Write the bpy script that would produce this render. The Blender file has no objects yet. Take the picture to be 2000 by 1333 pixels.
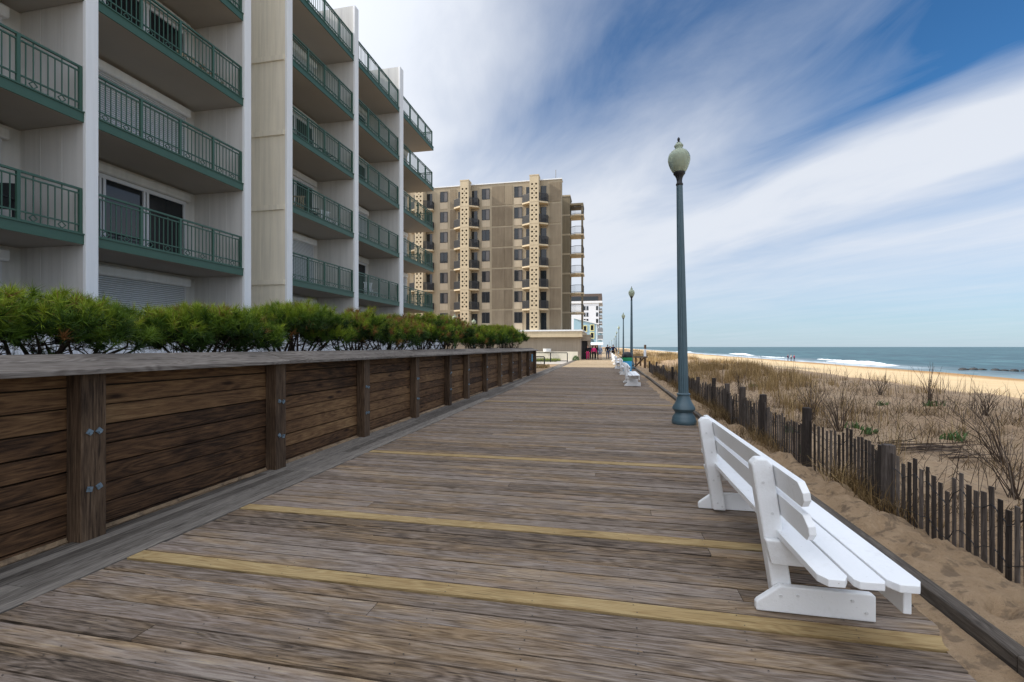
import bpy, bmesh, math, random
import numpy as np
from mathutils import Vector, Matrix
random.seed(7); RS = np.random.RandomState(11)
S = bpy.context.scene
COL = S.collection
rad = math.radians

# ------------------------------------------------------------------ camera numbers
F, YAW, HZ, EYE = 905.0, rad(11.65), 678.0, 1.55
CY, SY = math.cos(YAW), math.sin(YAW)
def at_d(px, d):                      # image column + depth -> world x, y
    t = (px - 1000) / F
    return d * (CY * t - SY), d * (SY * t + CY)
def y_at(px, X):                      # image column on a plane X = const -> world y
    t = (px - 1000) / F
    return X * (SY * t + CY) / (CY * t - SY)

# ------------------------------------------------------------------ mesh helpers
class MB:
    def __init__(s): s.v = []; s.f = []; s.r = []; s.m = []
    def add(s, vs, fs, r=None, mi=0):
        if r is None: r = random.random()
        b = len(s.v); s.v += [tuple(p) for p in vs]
        for q in fs:
            s.f.append(tuple(i + b for i in q)); s.r.append(r); s.m.append(mi)
        return s
    def bb(s, x0, x1, y0, y1, z0, z1, r=None, mi=0):
        vs = [(x, y, z) for z in (z0, z1) for y in (y0, y1) for x in (x0, x1)]
        return s.add(vs, [(0,2,3,1),(4,5,7,6),(0,1,5,4),(2,6,7,3),(0,4,6,2),(1,3,7,5)], r, mi)
    def box(s, c, size, rot=(0,0,0), r=None, mi=0):
        M = Matrix.Rotation(rot[2],3,'Z') @ Matrix.Rotation(rot[1],3,'Y') @ Matrix.Rotation(rot[0],3,'X')
        hx, hy, hz = size[0]/2, size[1]/2, size[2]/2
        vs = [M @ Vector((x,y,z)) + Vector(c) for z in (-hz,hz) for y in (-hy,hy) for x in (-hx,hx)]
        return s.add(vs, [(0,2,3,1),(4,5,7,6),(0,1,5,4),(2,6,7,3),(0,4,6,2),(1,3,7,5)], r, mi)
    def tube(s, pts, rads, n=8, r=None, mi=0, cap=True):
        pts = [Vector(p) for p in pts]
        if not hasattr(rads, '__len__'): rads = [rads]*len(pts)
        vs = []; a0 = None
        for i, p in enumerate(pts):
            t = (pts[min(i+1, len(pts)-1)] - pts[max(i-1, 0)]).normalized()
            if a0 is None:
                a0 = t.orthogonal().normalized()
            a0 = (a0 - t * a0.dot(t)).normalized(); b0 = t.cross(a0)
            for k in range(n):
                w = 2*math.pi*k/n
                vs.append(p + (a0*math.cos(w) + b0*math.sin(w))*rads[i])
        fs = []
        for i in range(len(pts)-1):
            for k in range(n):
                k2 = (k+1) % n
                fs.append((i*n+k, i*n+k2, (i+1)*n+k2, (i+1)*n+k))
        if cap:
            fs.append(tuple(reversed(range(n)))); fs.append(tuple((len(pts)-1)*n+k for k in range(n)))
        return s.add(vs, fs, r, mi)
    def lathe(s, prof, n=24, c=(0,0,0), flute=None, r=None, mi=0, lean=0):
        vs = []
        for i, (q, z) in enumerate(prof):
            for k in range(n):
                w = 2*math.pi*k/n
                qq = q
                if flute and flute[0] <= z <= flute[1] and k % 2: qq = q*flute[2]
                vs.append((c[0]+qq*math.cos(w)+lean*z, c[1]+qq*math.sin(w), c[2]+z))
        fs = []
        for i in range(len(prof)-1):
            for k in range(n):
                k2 = (k+1) % n
                fs.append((i*n+k, i*n+k2, (i+1)*n+k2, (i+1)*n+k))
        fs.append(tuple(reversed(range(n)))); fs.append(tuple((len(prof)-1)*n+k for k in range(n)))
        return s.add(vs, fs, r, mi)
    def prism(s, poly, axis, a, b, r=None, mi=0):
        # poly in the two other axes (order x,y,z without axis)
        def P(u, w, q): return {'X': (q,u,w), 'Y': (u,q,w), 'Z': (u,w,q)}[axis]
        n = len(poly)
        vs = [P(u,w,a) for u,w in poly] + [P(u,w,b) for u,w in poly]
        fs = [tuple(range(n)), tuple(reversed(range(n, 2*n)))]
        for i in range(n):
            j = (i+1) % n
            fs.append((i, i+n, j+n, j))
        return s.add(vs, fs, r, mi)
    def build(s, name, mats, parent=None, origin=(0,0,0), bevel=0, smooth=False, segs=2):
        if not isinstance(mats, (list, tuple)): mats = [mats]
        if parent is not None:
            q = parent
            while q.parent: q = q.parent
            origin = q.location
        V = np.array(s.v, dtype=np.float64) - np.array(origin, dtype=np.float64)
        me = bpy.data.meshes.new(name)
        me.from_pydata(V.tolist(), [], s.f)
        for m in mats: me.materials.append(m)
        a = me.attributes.new('rnd', 'FLOAT', 'FACE'); a.data.foreach_set('value', np.array(s.r, dtype=np.float32))
        me.polygons.foreach_set('material_index', s.m)
        bm = bmesh.new(); bm.from_mesh(me); bmesh.ops.recalc_face_normals(bm, faces=bm.faces); bm.to_mesh(me); bm.free()
        if smooth: me.polygons.foreach_set('use_smooth', [True]*len(me.polygons))
        me.update()
        o = bpy.data.objects.new(name, me); COL.objects.link(o)
        if parent is not None: o.parent = parent
        else: o.location = origin
        if bevel:
            b = o.modifiers.new('Bevel', 'BEVEL'); b.width = bevel; b.segments = segs; b.limit_method = 'ANGLE'; b.angle_limit = rad(40)
            b.harden_normals = False
        if smooth:
            try: me.set_sharp_from_angle(angle=rad(38))
            except Exception: pass
        return o

def fast(name, V, counts, loops, rnd, mat, parent=None, origin=(0,0,0), mi=None, smooth=False):
    me = bpy.data.meshes.new(name)
    V = np.asarray(V, dtype=np.float32) - np.asarray(origin, dtype=np.float32)
    counts = np.asarray(counts, dtype=np.int32); loops = np.asarray(loops, dtype=np.int32)
    me.vertices.add(len(V)); me.vertices.foreach_set('co', V.ravel())
    me.loops.add(len(loops)); me.loops.foreach_set('vertex_index', loops)
    me.polygons.add(len(counts))
    st = np.zeros(len(counts), dtype=np.int32); st[1:] = np.cumsum(counts)[:-1]
    me.polygons.foreach_set('loop_start', st)
    try: me.polygons.foreach_set('loop_total', counts)
    except Exception: pass
    if mi is not None: me.polygons.foreach_set('material_index', np.asarray(mi, dtype=np.int32))
    if smooth: me.polygons.foreach_set('use_smooth', np.ones(len(counts), dtype=bool))
    for m in (mat if isinstance(mat, (list, tuple)) else [mat]): me.materials.append(m)
    a = me.attributes.new('rnd', 'FLOAT', 'FACE'); a.data.foreach_set('value', np.asarray(rnd, dtype=np.float32))
    me.update(calc_edges=True); me.validate()
    o = bpy.data.objects.new(name, me); COL.objects.link(o)
    if parent is not None: o.parent = parent
    else: o.location = origin
    return o

def grid(name, xs, ys, zf, mat, smooth=True):
    X, Y = np.meshgrid(xs, ys); Z = zf(X, Y)
    V = np.stack([X.ravel(), Y.ravel(), Z.ravel()], 1)
    nx, ny = len(xs), len(ys)
    i = (np.arange(ny-1)[:, None]*nx + np.arange(nx-1)[None, :]).ravel()
    L = np.stack([i, i+1, i+nx+1, i+nx], 1).ravel()
    return fast(name, V, np.full(len(i), 4), L, np.zeros(len(i)), mat, smooth=smooth)

def empty(name, loc, label=None, cat=None, group=None):
    o = bpy.data.objects.new(name, None); COL.objects.link(o); o.location = loc
    if label: tag(o, label, cat, group)
    return o
def tag(o, label, cat, group=None):
    o['label'] = label; o['category'] = cat
    if group: o['group'] = group
    return o
def struct(o): o['kind'] = 'structure'; return o
def stuff(o, label=None, cat=None):
    o['kind'] = 'stuff'
    if label: o['label'] = label; o['category'] = cat
    return o
def copy_tree(o, parent=None):
    c = o.copy(); COL.objects.link(c)
    if parent is not None: c.parent = parent
    for ch in list(o.children): copy_tree(ch, c)
    return c

def h2(i, j, seed):
    n = (i.astype(np.int64)*374761393 + j.astype(np.int64)*668265263 + seed*974711) & 0x7fffffff
    n = ((n ^ (n >> 13)) * 1274126177) & 0x7fffffff
    return ((n ^ (n >> 16)) & 0xffff) / 65535.0
def vn(x, y, seed=0):
    x = np.asarray(x, float); y = np.asarray(y, float)
    i = np.floor(x); j = np.floor(y); u = x-i; w = y-j
    u = u*u*(3-2*u); w = w*w*(3-2*w)
    a = h2(i,j,seed); b = h2(i+1,j,seed); c = h2(i,j+1,seed); d = h2(i+1,j+1,seed)
    return (a*(1-u)+b*u)*(1-w) + (c*(1-u)+d*u)*w - .5

# ------------------------------------------------------------------ materials
class N:
    def __init__(s, name):
        s.mat = bpy.data.materials.new(name); s.mat.use_nodes = True
        s.t = s.mat.node_tree; s.t.nodes.clear()
        s.out = s.n('ShaderNodeOutputMaterial'); s.p = s.n('ShaderNodeBsdfPrincipled')
        s.l(s.p.outputs[0], s.out.inputs[0])
    def n(s, k, **kw):
        q = s.t.nodes.new(k)
        for a, b in kw.items(): setattr(q, a, b)
        return q
    def l(s, a, b): s.t.links.new(a, b)
    def val(s, x, inp):
        if hasattr(x, 'is_linked') or hasattr(x, 'links'): s.l(x, inp)
        else: inp.default_value = x
    def math(s, op, a, b=0.0, c=None, clamp=False):
        q = s.n('ShaderNodeMath', operation=op, use_clamp=clamp); s.val(a, q.inputs[0]); s.val(b, q.inputs[1])
        if c is not None: s.val(c, q.inputs[2])
        return q.outputs[0]
    def noise(s, vec, scale, detail=3, rough=.55, dist=0):
        q = s.n('ShaderNodeTexNoise'); q.inputs['Scale'].default_value = scale; q.inputs['Detail'].default_value = detail
        q.inputs['Roughness'].default_value = rough; q.inputs['Distortion'].default_value = dist
        if vec is not None: s.l(vec, q.inputs['Vector'])
        return q.outputs['Fac']
    def pos(s): return s.n('ShaderNodeNewGeometry').outputs['Position']
    def rnd(s):
        q = s.n('ShaderNodeAttribute'); q.attribute_name = 'rnd'; return q.outputs['Fac']
    def ramp(s, fac, stops, interp='LINEAR'):
        q = s.n('ShaderNodeValToRGB'); q.color_ramp.interpolation = interp
        e = q.color_ramp.elements
        while len(e) < len(stops): e.new(.5)
        for i, (p, c) in enumerate(stops):
            e[i].position = p; e[i].color = (c[0], c[1], c[2], 1)
        s.val(fac, q.inputs[0]); return q.outputs[0]
    def mix(s, fac, a, b, mode='MIX'):
        q = s.n('ShaderNodeMix', data_type='RGBA', blend_type=mode)
        s.val(fac, q.inputs[0])
        for x, i in ((a, 6), (b, 7)):
            if isinstance(x, tuple): q.inputs[i].default_value = (x[0], x[1], x[2], 1)
            else: s.l(x, q.inputs[i])
        return q.outputs[2]
    def scale(s, vec, sc, off=None):
        q = s.n('ShaderNodeVectorMath', operation='MULTIPLY'); s.l(vec, q.inputs[0]); q.inputs[1].default_value = sc
        if off is None: return q.outputs[0]
        a = s.n('ShaderNodeVectorMath', operation='ADD'); s.l(q.outputs[0], a.inputs[0]); s.l(off, a.inputs[1])
        return a.outputs[0]
    def comb(s, x=0., y=0., z=0.):
        q = s.n('ShaderNodeCombineXYZ')
        for v, i in ((x,0),(y,1),(z,2)): s.val(v, q.inputs[i])
        return q.outputs[0]
    def sep(s, v):
        q = s.n('ShaderNodeSeparateXYZ'); s.l(v, q.inputs[0]); return q.outputs
    def bump(s, h, strength, dist=.02):
        q = s.n('ShaderNodeBump'); q.inputs['Strength'].default_value = strength; q.inputs['Distance'].default_value = dist
        s.l(h, q.inputs['Height']); s.l(q.outputs[0], s.p.inputs['Normal'])
    def fin(s, col, rough=.8, spec=.3, metal=0):
        if isinstance(col, tuple): s.p.inputs['Base Color'].default_value = (*col[:3], 1)
        else: s.l(col, s.p.inputs['Base Color'])
        s.val(rough, s.p.inputs['Roughness']); s.p.inputs['Specular IOR Level'].default_value = spec
        s.p.inputs['Metallic'].default_value = metal
        return s.mat

def paint(name, c, var=.12, scale=3., rough=.6, spec=.3, bump=.05, bscale=60, streak=0, metal=0, rv=.0):
    q = N(name); P = q.pos()
    f = q.noise(P, scale, 5, .6)
    v = q.math('MULTIPLY_ADD', f, 2*var, 1-var)
    if streak:
        st = q.noise(q.scale(P, (7, 7, .35)), 1.0, 4, .6)
        st = q.ramp(st, [(.42, (1,)*3), (.72, (1-streak,)*3)])
    if rv:
        v = q.math('ADD', v, q.math('MULTIPLY_ADD', q.rnd(), 2*rv, -rv))
    col = q.mix(1., c, q.comb(v, v, v), 'MULTIPLY')
    if streak: col = q.mix(1., col, st, 'MULTIPLY')
    if bump: q.bump(q.noise(P, bscale, 3), bump, .01)
    return q.fin(col, rough, spec, metal)

def wood(name, stops, axis, along=.9, across=6., ringf=110., fiber=150., rndamt=.4, ringamt=.2, fibamt=.5, mid=.5, blot=.25, crack=.6, knots=0, rough=.82, bump=.4, spec=.25, tint=0):
    q = N(name); P = q.pos(); R = q.rnd()
    ax = 'XYZ'.index(axis)
    def st(al, ac, o=None):
        v_ = [ac]*3; v_[ax] = al
        return q.scale(P, v_, o)
    off = q.comb(q.math('MULTIPLY', R, 37.), q.math('MULTIPLY', R, 91.), q.math('MULTIPLY', R, 53.))
    n1 = q.noise(st(along, across, off), 1., 2., .45, .3)
    ring = q.math('SINE', q.math('MULTIPLY', n1, ringf))
    fa = q.noise(st(7.0, fiber, off), 1., 4, .75)
    fb = q.noise(st(2.6, 48., off), 1., 3, .65)
    ck = q.noise(st(3.6, 80., off), 1., 2, .5)
    bl = q.noise(st(1.1, 2.2), 1., 4, .65)
    v = q.math('MULTIPLY_ADD', R, rndamt, .5-rndamt/2)
    v = q.math('MULTIPLY_ADD', ring, ringamt/2, v)
    for f_, a_ in ((fa, fibamt), (fb, mid), (bl, blot)):
        v = q.math('ADD', v, q.math('MULTIPLY_ADD', f_, a_*1.7, -a_*.85))
    col = q.ramp(v, stops)
    if tint:
        tn = q.noise(st(.9, 5.5, off), 1., 4, .6)
        tm = q.sep(q.ramp(tn, [(.46,(0,)*3),(.66,(1,)*3)]))[0]
        col = q.mix(q.math('MULTIPLY', tm, tint), col, q.mix(1., col, (1.38,1.13,.66), 'MULTIPLY'))
        gn = q.sep(q.ramp(q.noise(st(.5, 2.6, off), 1.7, 3, .5), [(.50,(0,)*3),(.68,(1,)*3)]))[0]
        col = q.mix(q.math('MULTIPLY', gn, tint*.8), col, q.mix(1., col, (1.16,1.14,1.20), 'MULTIPLY'))
        wl = q.noise(st(2.2, 95., off), 1.3, 2, .5)
        wk = q.sep(q.ramp(wl, [(.66,(0,)*3),(.71,(1,)*3)]))[0]
        col = q.mix(q.math('MULTIPLY', wk, tint*.7), col, (.42,.31,.17))
    if crack:
        k = q.ramp(ck, [(.30, (1-crack,)*3), (.38, (1,)*3)])
        col = q.mix(1., col, k, 'MULTIPLY')
    if knots:
        vo = q.n('ShaderNodeTexVoronoi'); q.l(st(1.7, 6.5, off), vo.inputs['Vector']); vo.inputs['Scale'].default_value = 1.
        kk = q.ramp(vo.outputs['Distance'], [(.05, (1,)*3), (.13, (.55,)*3), (.20, (0,)*3)])
        col = q.mix(q.math('MULTIPLY', q.sep(kk)[0], knots), col, (.018, .008, .004))
    hgt = q.math('ADD', q.math('MULTIPLY', ring, .2), q.math('ADD', fa, fb))
    q.bump(hgt, bump, .006)
    return q.fin(col, rough, spec)

M = {}
M['deck'] = wood('weathered_deck_wood', [(0,(.019,.014,.010)),(.22,(.060,.044,.032)),(.40,(.140,.104,.077)),(.54,(.204,.159,.125)),(.70,(.262,.214,.180)),(.85,(.33,.278,.228)),(1,(.47,.37,.24))], 'X', along=.95, across=7.5, ringf=72., fiber=95., rndamt=.25, ringamt=.18, fibamt=.58, mid=.22, blot=.15, crack=.66, tint=.62, knots=.35)
M['deck_new'] = wood('new_pine_board', [(0,(.12,.075,.03)),(.35,(.28,.185,.08)),(.65,(.385,.275,.13)),(1,(.52,.40,.21))], 'X', rndamt=.2, ringamt=.2, fibamt=.45, mid=.35, blot=.4, crack=.5, knots=.6, bump=.25)
M['deck_far'] = wood('sunlit_far_deck_wood', [(0,(.14,.10,.06)),(.4,(.36,.27,.17)),(.7,(.46,.355,.235)),(1,(.56,.45,.31))], 'X', rndamt=.4, ringamt=.1, fibamt=.3, mid=.3, blot=.3, crack=.4)  # paler than the near deck: sunlight past the apartment shadow put into the colour
M['edge'] = wood('grey_edge_board', [(0,(.038,.032,.027)),(.35,(.112,.096,.080)),(.6,(.19,.168,.145)),(1,(.33,.29,.24))], 'Y', rndamt=.4, ringamt=.12, fibamt=.6, mid=.4, blot=.3, crack=.6)
M['wallwood'] = wood('brown_wall_board', [(0,(.009,.005,.003)),(.24,(.036,.019,.010)),(.48,(.108,.055,.026)),(.72,(.20,.110,.050)),(1,(.34,.21,.10))], 'Y', along=.7, across=7.5, ringf=62., fiber=100., rndamt=.36, ringamt=.17, fibamt=.42, mid=.24, blot=.36, crack=.5, knots=.95)
M['wallpost'] = wood('brown_wall_post', [(0,(.010,.006,.004)),(.3,(.045,.027,.016)),(.6,(.105,.066,.040)),(1,(.22,.15,.095))], 'Z', along=.45, across=9., ringf=60., fiber=110., rndamt=.3, ringamt=.2, fibamt=.5, mid=.4, blot=.4, crack=.7)
M['cap'] = wood('grey_coping_board', [(0,(.035,.028,.023)),(.3,(.118,.098,.082)),(.6,(.22,.19,.165)),(1,(.36,.32,.275))], 'Y', rndamt=.35, ringamt=.22, fibamt=.45, mid=.35, blot=.3, crack=.6, knots=.5)
M['kerb'] = wood('grey_kerb_timber', [(0,(.03,.024,.019)),(.35,(.09,.074,.06)),(.6,(.15,.127,.105)),(1,(.27,.235,.19))], 'Y', rndamt=.3, ringamt=.15, fibamt=.5, mid=.4, blot=.4)
M['picket'] = wood('grey_sand_fence_wood', [(0,(.018,.014,.012)),(.4,(.052,.041,.035)),(.7,(.105,.086,.075)),(1,(.20,.17,.15))], 'Z', rndamt=.6, ringamt=.1, fibamt=.5, mid=.3, blot=.3)
q = N('white_bench_paint'); P = q.pos()
g1 = q.noise(P, 3.2, 6, .7); g2 = q.noise(P, 34, 4, .7)
dm = q.ramp(q.math('MULTIPLY_ADD', g2, .35, q.math('MULTIPLY', g1, .75)), [(.58,(0,)*3),(.80,(1,)*3)])
cb = q.mix(q.math('MULTIPLY', q.sep(dm)[0], .42), (.86,.865,.87), (.58,.56,.52))
chip = q.ramp(q.noise(P, 46, 3, .6), [(.72,(0,)*3),(.75,(1,)*3)])
cb = q.mix(q.math('MULTIPLY', q.sep(chip)[0], .55), cb, (.24,.20,.16))
q.bump(q.math('ADD', q.noise(P, 70, 4, .7), q.math('MULTIPLY', q.noise(q.scale(P,(30,5,30)),1.,3), .8)), .28, .006)
M['white'] = q.fin(cb, .45, .35)
M['screw'] = paint('painted_screw', (.70,.70,.70), .05, 6, .4, .5, 0)
M['lamp'] = paint('blue_grey_lamp_paint', (.066,.112,.136), .20, 5, .38, .5, .05, 50)
M['dark'] = paint('black_iron', (.016,.017,.02), .2, 8, .45, .4, 0)
M['zinc'] = paint('galvanised_steel', (.20,.265,.32), .25, 30, .45, .5, .1, 120, metal=.5)
M['bwhite'] = paint('white_fin_paint', (.84,.85,.86), .05, .8, .55, .3, .02, 40, streak=.08)
M['bwall'] = paint('cream_stucco', (.64,.63,.605), .06, .7, .8, .2, .06, 130, streak=.12)
M['bpanel'] = paint('stained_beige_stucco', (.84,.77,.63), .08, .9, .85, .2, .08, 130, streak=.14)
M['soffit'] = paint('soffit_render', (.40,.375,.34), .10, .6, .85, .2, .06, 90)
M['green'] = paint('sea_green_paint', (.044,.108,.078), .12, 3, .45, .4, .03, 60)
M['shutter'] = None
q = N('roller_shutter_slats'); P = q.pos(); zz = q.sep(P)[2]
w = q.math('SINE', q.math('MULTIPLY', zz, 2*math.pi/.06))
q.bump(w, .8, .012)
M['shutter'] = q.fin(q.mix(q.ramp(w, [(0,(0,)*3),(.2,(1,)*3)]), (.40,.42,.44), (.74,.77,.80)), .5, .3)
M['glass'] = N('dark_door_glass').fin((.012,.016,.02), .06, .6)
M['alum'] = paint('white_aluminium', (.62,.63,.65), .04, 5, .4, .4, 0)
q = N('curtain_behind_glass'); P = q.pos()
w = q.math('SINE', q.math('MULTIPLY', q.sep(P)[0], 60.))
M['curtain'] = q.fin(q.mix(q.math('MULTIPLY_ADD', w, .5, .5), (.10,.09,.085), (.17,.155,.145)), .12, .5)
# hotel
def fluted(name, c, c2):
    q = N(name); P = q.pos(); x = q.sep(P)[0]
    w = q.math('SINE', q.math('MULTIPLY', x, 2*math.pi/.13))
    n = q.noise(P, .35, 5, .65); n2 = q.noise(q.scale(P, (3, 3, .3)), 1., 4, .6)
    f = q.math('ADD', q.math('MULTIPLY', n, .6), q.math('MULTIPLY', n2, .5))
    f = q.math('ADD', f, q.math('MULTIPLY_ADD', q.rnd(), .35, -.22))
    col = q.ramp(f, [(.3, c), (.75, c2)])
    q.bump(q.math('ADD', w, q.math('MULTIPLY', q.noise(P, 40, 3), .6)), .35, .03)
    return q.fin(col, .9, .15)
M['flute'] = fluted('fluted_concrete', (.19,.15,.105), (.31,.255,.182))
M['hband'] = paint('beige_concrete_band', (.38,.318,.228), .12, .8, .88, .15, .08, 60, streak=.15, rv=.06)
M['hspan'] = paint('light_beige_spandrel', (.50,.42,.31), .10, .8, .88, .15, .08, 60, streak=.12)
M['hscreen'] = paint('cream_pierced_concrete', (.58,.48,.33), .12, 1.2, .85, .2, .08, 60, streak=.12, rv=.06)
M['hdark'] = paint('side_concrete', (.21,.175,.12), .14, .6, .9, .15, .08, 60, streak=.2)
M['hwhite'] = paint('white_roof_edge', (.78,.79,.80), .05, 2, .6, .3, 0)
M['hcream'] = paint('cream_rendered_wall', (.76,.71,.58), .08, 1.4, .85, .2, .08, 60, streak=.1)
M['hbrown'] = paint('brown_plaster', (.36,.305,.24), .12, .8, .9, .15, .1, 50, streak=.15)
q = N('dark_railing_mesh'); M['hrail'] = q.fin((.035,.036,.04), .5, .4)
M['pwhite'] = paint('far_white_render', (.74,.76,.79), .04, .4, .7, .2, 0)
M['pbrown'] = paint('penthouse_brown', (.13,.10,.085), .1, .5, .7, .2, 0)
M['pgrey'] = paint('balcony_grey', (.20,.21,.22), .15, .6, .6, .3, 0)
M['bluewall'] = paint('pale_blue_siding', (.34,.50,.58), .06, .8, .75, .2, .05, 40)
M['yellow'] = paint('yellow_trim', (.74,.68,.32), .05, 2, .6, .3, 0)
M['vinyl'] = paint('white_vinyl', (.78,.80,.84), .04, 3, .5, .3, 0)
M['soil'] = paint('planter_soil', (.10,.075,.05), .35, 4, .95, .1, .4, 30)
M['concrete'] = paint('pale_paving', (.46,.42,.37), .12, .7, .9, .2, .1, 40)
M['bark'] = paint('dark_pine_bark', (.050,.038,.030), .35, 14, .95, .1, .6, 45)
# needles
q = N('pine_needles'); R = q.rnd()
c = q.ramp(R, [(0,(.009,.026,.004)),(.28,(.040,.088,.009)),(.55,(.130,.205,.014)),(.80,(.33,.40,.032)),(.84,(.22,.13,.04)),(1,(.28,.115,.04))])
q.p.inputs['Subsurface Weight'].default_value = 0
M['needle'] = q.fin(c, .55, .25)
q = N('dry_beach_grass'); R = q.rnd()
c = q.ramp(R, [(0,(.045,.028,.014)),(.3,(.13,.082,.036)),(.6,(.30,.20,.085)),(.85,(.46,.33,.16)),(1,(.58,.45,.26))])
M['grass'] = q.fin(c, .7, .2)
q = N('dead_twig'); R = q.rnd()
M['twig'] = q.fin(q.ramp(R, [(0,(.028,.02,.016)),(.6,(.085,.06,.045)),(1,(.20,.16,.13))]), .85, .15)
q = N('fleshy_green_leaf'); R = q.rnd()
M['leaf'] = q.fin(q.ramp(R, [(0,(.03,.075,.02)),(1,(.10,.19,.05))]), .5, .35)
q = N('yellow_green_groundcover'); R = q.rnd()
M['lawn'] = q.fin(q.ramp(R, [(0,(.07,.12,.02)),(.7,(.20,.25,.05)),(1,(.38,.33,.12))]), .7, .2)
# sand
q = N('beach_sand'); P = q.pos(); x = q.sep(P)[0]
n1 = q.noise(P, .35, 5, .6); n2 = q.noise(P, 9, 4, .65); n3 = q.noise(P, 260, 2, .5)
f = q.math('ADD', q.math('MULTIPLY', n1, .5), q.math('ADD', q.math('MULTIPLY', n2, .35), q.math('MULTIPLY', n3, .25)))
dry = q.ramp(f, [(.32,(.20,.13,.075)),(.50,(.335,.23,.138)),(.70,(.46,.33,.21))])
dune = q.ramp(f, [(.33,(.27,.18,.11)),(.52,(.40,.28,.175)),(.72,(.50,.375,.25))])
beach = q.ramp(f, [(.3,(.50,.36,.20)),(.6,(.62,.47,.285))])
xx = q.math('ADD', x, q.math('MULTIPLY_ADD', q.noise(P, .12, 3), 5., -2.5))
c = q.mix(q.ramp(q.math('MULTIPLY', x, .05), [(.12,(0,)*3),(.2,(1,)*3)]), dry, dune)
c = q.mix(q.ramp(q.math('MULTIPLY', x, .02), [(.24,(0,)*3),(.32,(1,)*3)]), c, beach)
wet = q.ramp(q.math('MULTIPLY', xx, .01), [(.375,(0,)*3),(.415,(1,)*3)])
c = q.mix(wet, c, (.36,.215,.095))
sv_ = q.n('ShaderNodeTexVoronoi'); sv_.feature = 'SMOOTH_F1'; q.l(P, sv_.inputs['Vector']); sv_.inputs['Scale'].default_value = 5.5
dk = q.ramp(q.noise(P, 8.5, 3, .6), [(.53,(0,)*3),(.62,(1,)*3)])
dx_ = q.ramp(q.math('MULTIPLY', x, .05), [(.14,(1,)*3),(.5,(0,)*3)])
c = q.mix(q.math('MULTIPLY', q.math('MULTIPLY', q.sep(dk)[0], q.sep(dx_)[0]), .55), c, (.115,.085,.062))
deb = q.ramp(q.noise(P, 85, 2, .5), [(.70,(0,)*3),(.74,(1,)*3)])
c = q.mix(q.math('MULTIPLY', q.sep(deb)[0], .7), c, (.07,.045,.03))
q.bump(q.math('ADD', q.math('MULTIPLY', n2, 1.2), q.math('ADD', q.math('MULTIPLY', n3, .2), q.math('MULTIPLY', sv_.outputs['Distance'], .9))), .8, .07)
M['sand'] = q.fin(c, .9, .15)
# sea
q = N('sea_water'); P = q.pos(); sp = q.sep(P)
sc = q.scale(P, (.22, .07, 1))
n1 = q.noise(sc, 1., 6, .62); n2 = q.noise(q.scale(P, (.03, .006, 1)), 1., 4)
f = q.math('ADD', q.math('MULTIPLY', n1, .75), q.math('MULTIPLY', n2, .35))
c = q.ramp(f, [(.40,(.004,.032,.044)),(.54,(.013,.070,.088)),(.68,(.055,.15,.165))])
xx = q.math('ADD', sp[0], q.math('MULTIPLY_ADD', q.noise(q.scale(P, (.05,.035,0)), 1., 4), 14., -7.))
fo = q.ramp(q.math('MULTIPLY', xx, .01), [(.49,(1,)*3),(.545,(.25,)*3),(.62,(0,)*3)])
yf_ = q.sep(q.ramp(q.math('MULTIPLY', sp[1], .01), [(.85,(.25,)*3),(1.1,(1,)*3)]))[0]
br = q.ramp(q.noise(q.scale(P, (.5,.16,1)), 1., 5, .7), [(.38,(0,)*3),(.56,(1,)*3)])
c = q.mix(q.math('MULTIPLY', yf_, q.math('MULTIPLY', q.sep(fo)[0], q.math('MULTIPLY_ADD', q.sep(br)[0], .6, .22))), c, (.66,.71,.75))
q.bump(n1, .7, .5)
M['sea'] = q.fin(c, .38, .28)
M['foam'] = paint('sea_foam', (.82,.84,.86), .08, 2, .8, .2, .4, 6)
M['rock'] = paint('dark_wet_rock', (.035,.035,.036), .3, 2, .6, .4, .5, 6)
# lamp globe
q = N('ribbed_lamp_globe'); P = q.pos()
q.p.inputs['Transmission Weight'].default_value = .35; q.p.inputs['IOR'].default_value = 1.2
M['globe'] = q.fin((.46,.52,.40), .14, .5)
M['refractor'] = paint('lamp_refractor', (.30,.31,.25), .15, 20, .3, .5, 0)

# ------------------------------------------------------------------ world + sun + camera
SUN_DX, SUN_DY, SUN_H = 25.25, 5.3, 17.7       # shadow of the apartment roof lands here
sv = Vector((-SUN_DX, -SUN_DY, SUN_H)).normalized()
elev = math.asin(sv.z); azim = math.atan2(sv.x, sv.y)
W = bpy.data.worlds.new('World'); S.world = W; W.use_nodes = True
t = W.node_tree; t.nodes.clear()
q = N.__new__(N); q.t = t
out = q.n('ShaderNodeOutputWorld'); bg = q.n('ShaderNodeBackground'); q.l(bg.outputs[0], out.inputs[0])
sky = q.n('ShaderNodeTexSky'); sky.sky_type = 'NISHITA'; sky.sun_disc = False
sky.sun_elevation = elev; sky.sun_rotation = azim; sky.altitude = 0; sky.air_density = 1.; sky.dust_density = .6; sky.ozone_density = 2.5
D = q.n('ShaderNodeTexCoord').outputs['Generated']
ds = q.sep(D)
zc = q.math('MAXIMUM', ds[2], 0.)
den = q.math('ADD', zc, .05)
ca, sa = math.cos(rad(30)), math.sin(rad(30))
u = q.math('DIVIDE', q.math('ADD', q.math('MULTIPLY', ds[0], -sa), q.math('MULTIPLY', ds[1], ca)), den)
v = q.math('DIVIDE', q.math('ADD', q.math('MULTIPLY', ds[0], ca), q.math('MULTIPLY', ds[1], sa)), den)
warp = q.math('MULTIPLY_ADD', q.noise(q.comb(q.math('MULTIPLY', u, .5), q.math('MULTIPLY', v, .9), 0.), 1., 4, .55), 1.1, -.55)
vw = q.math('ADD', v, warp)
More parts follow.
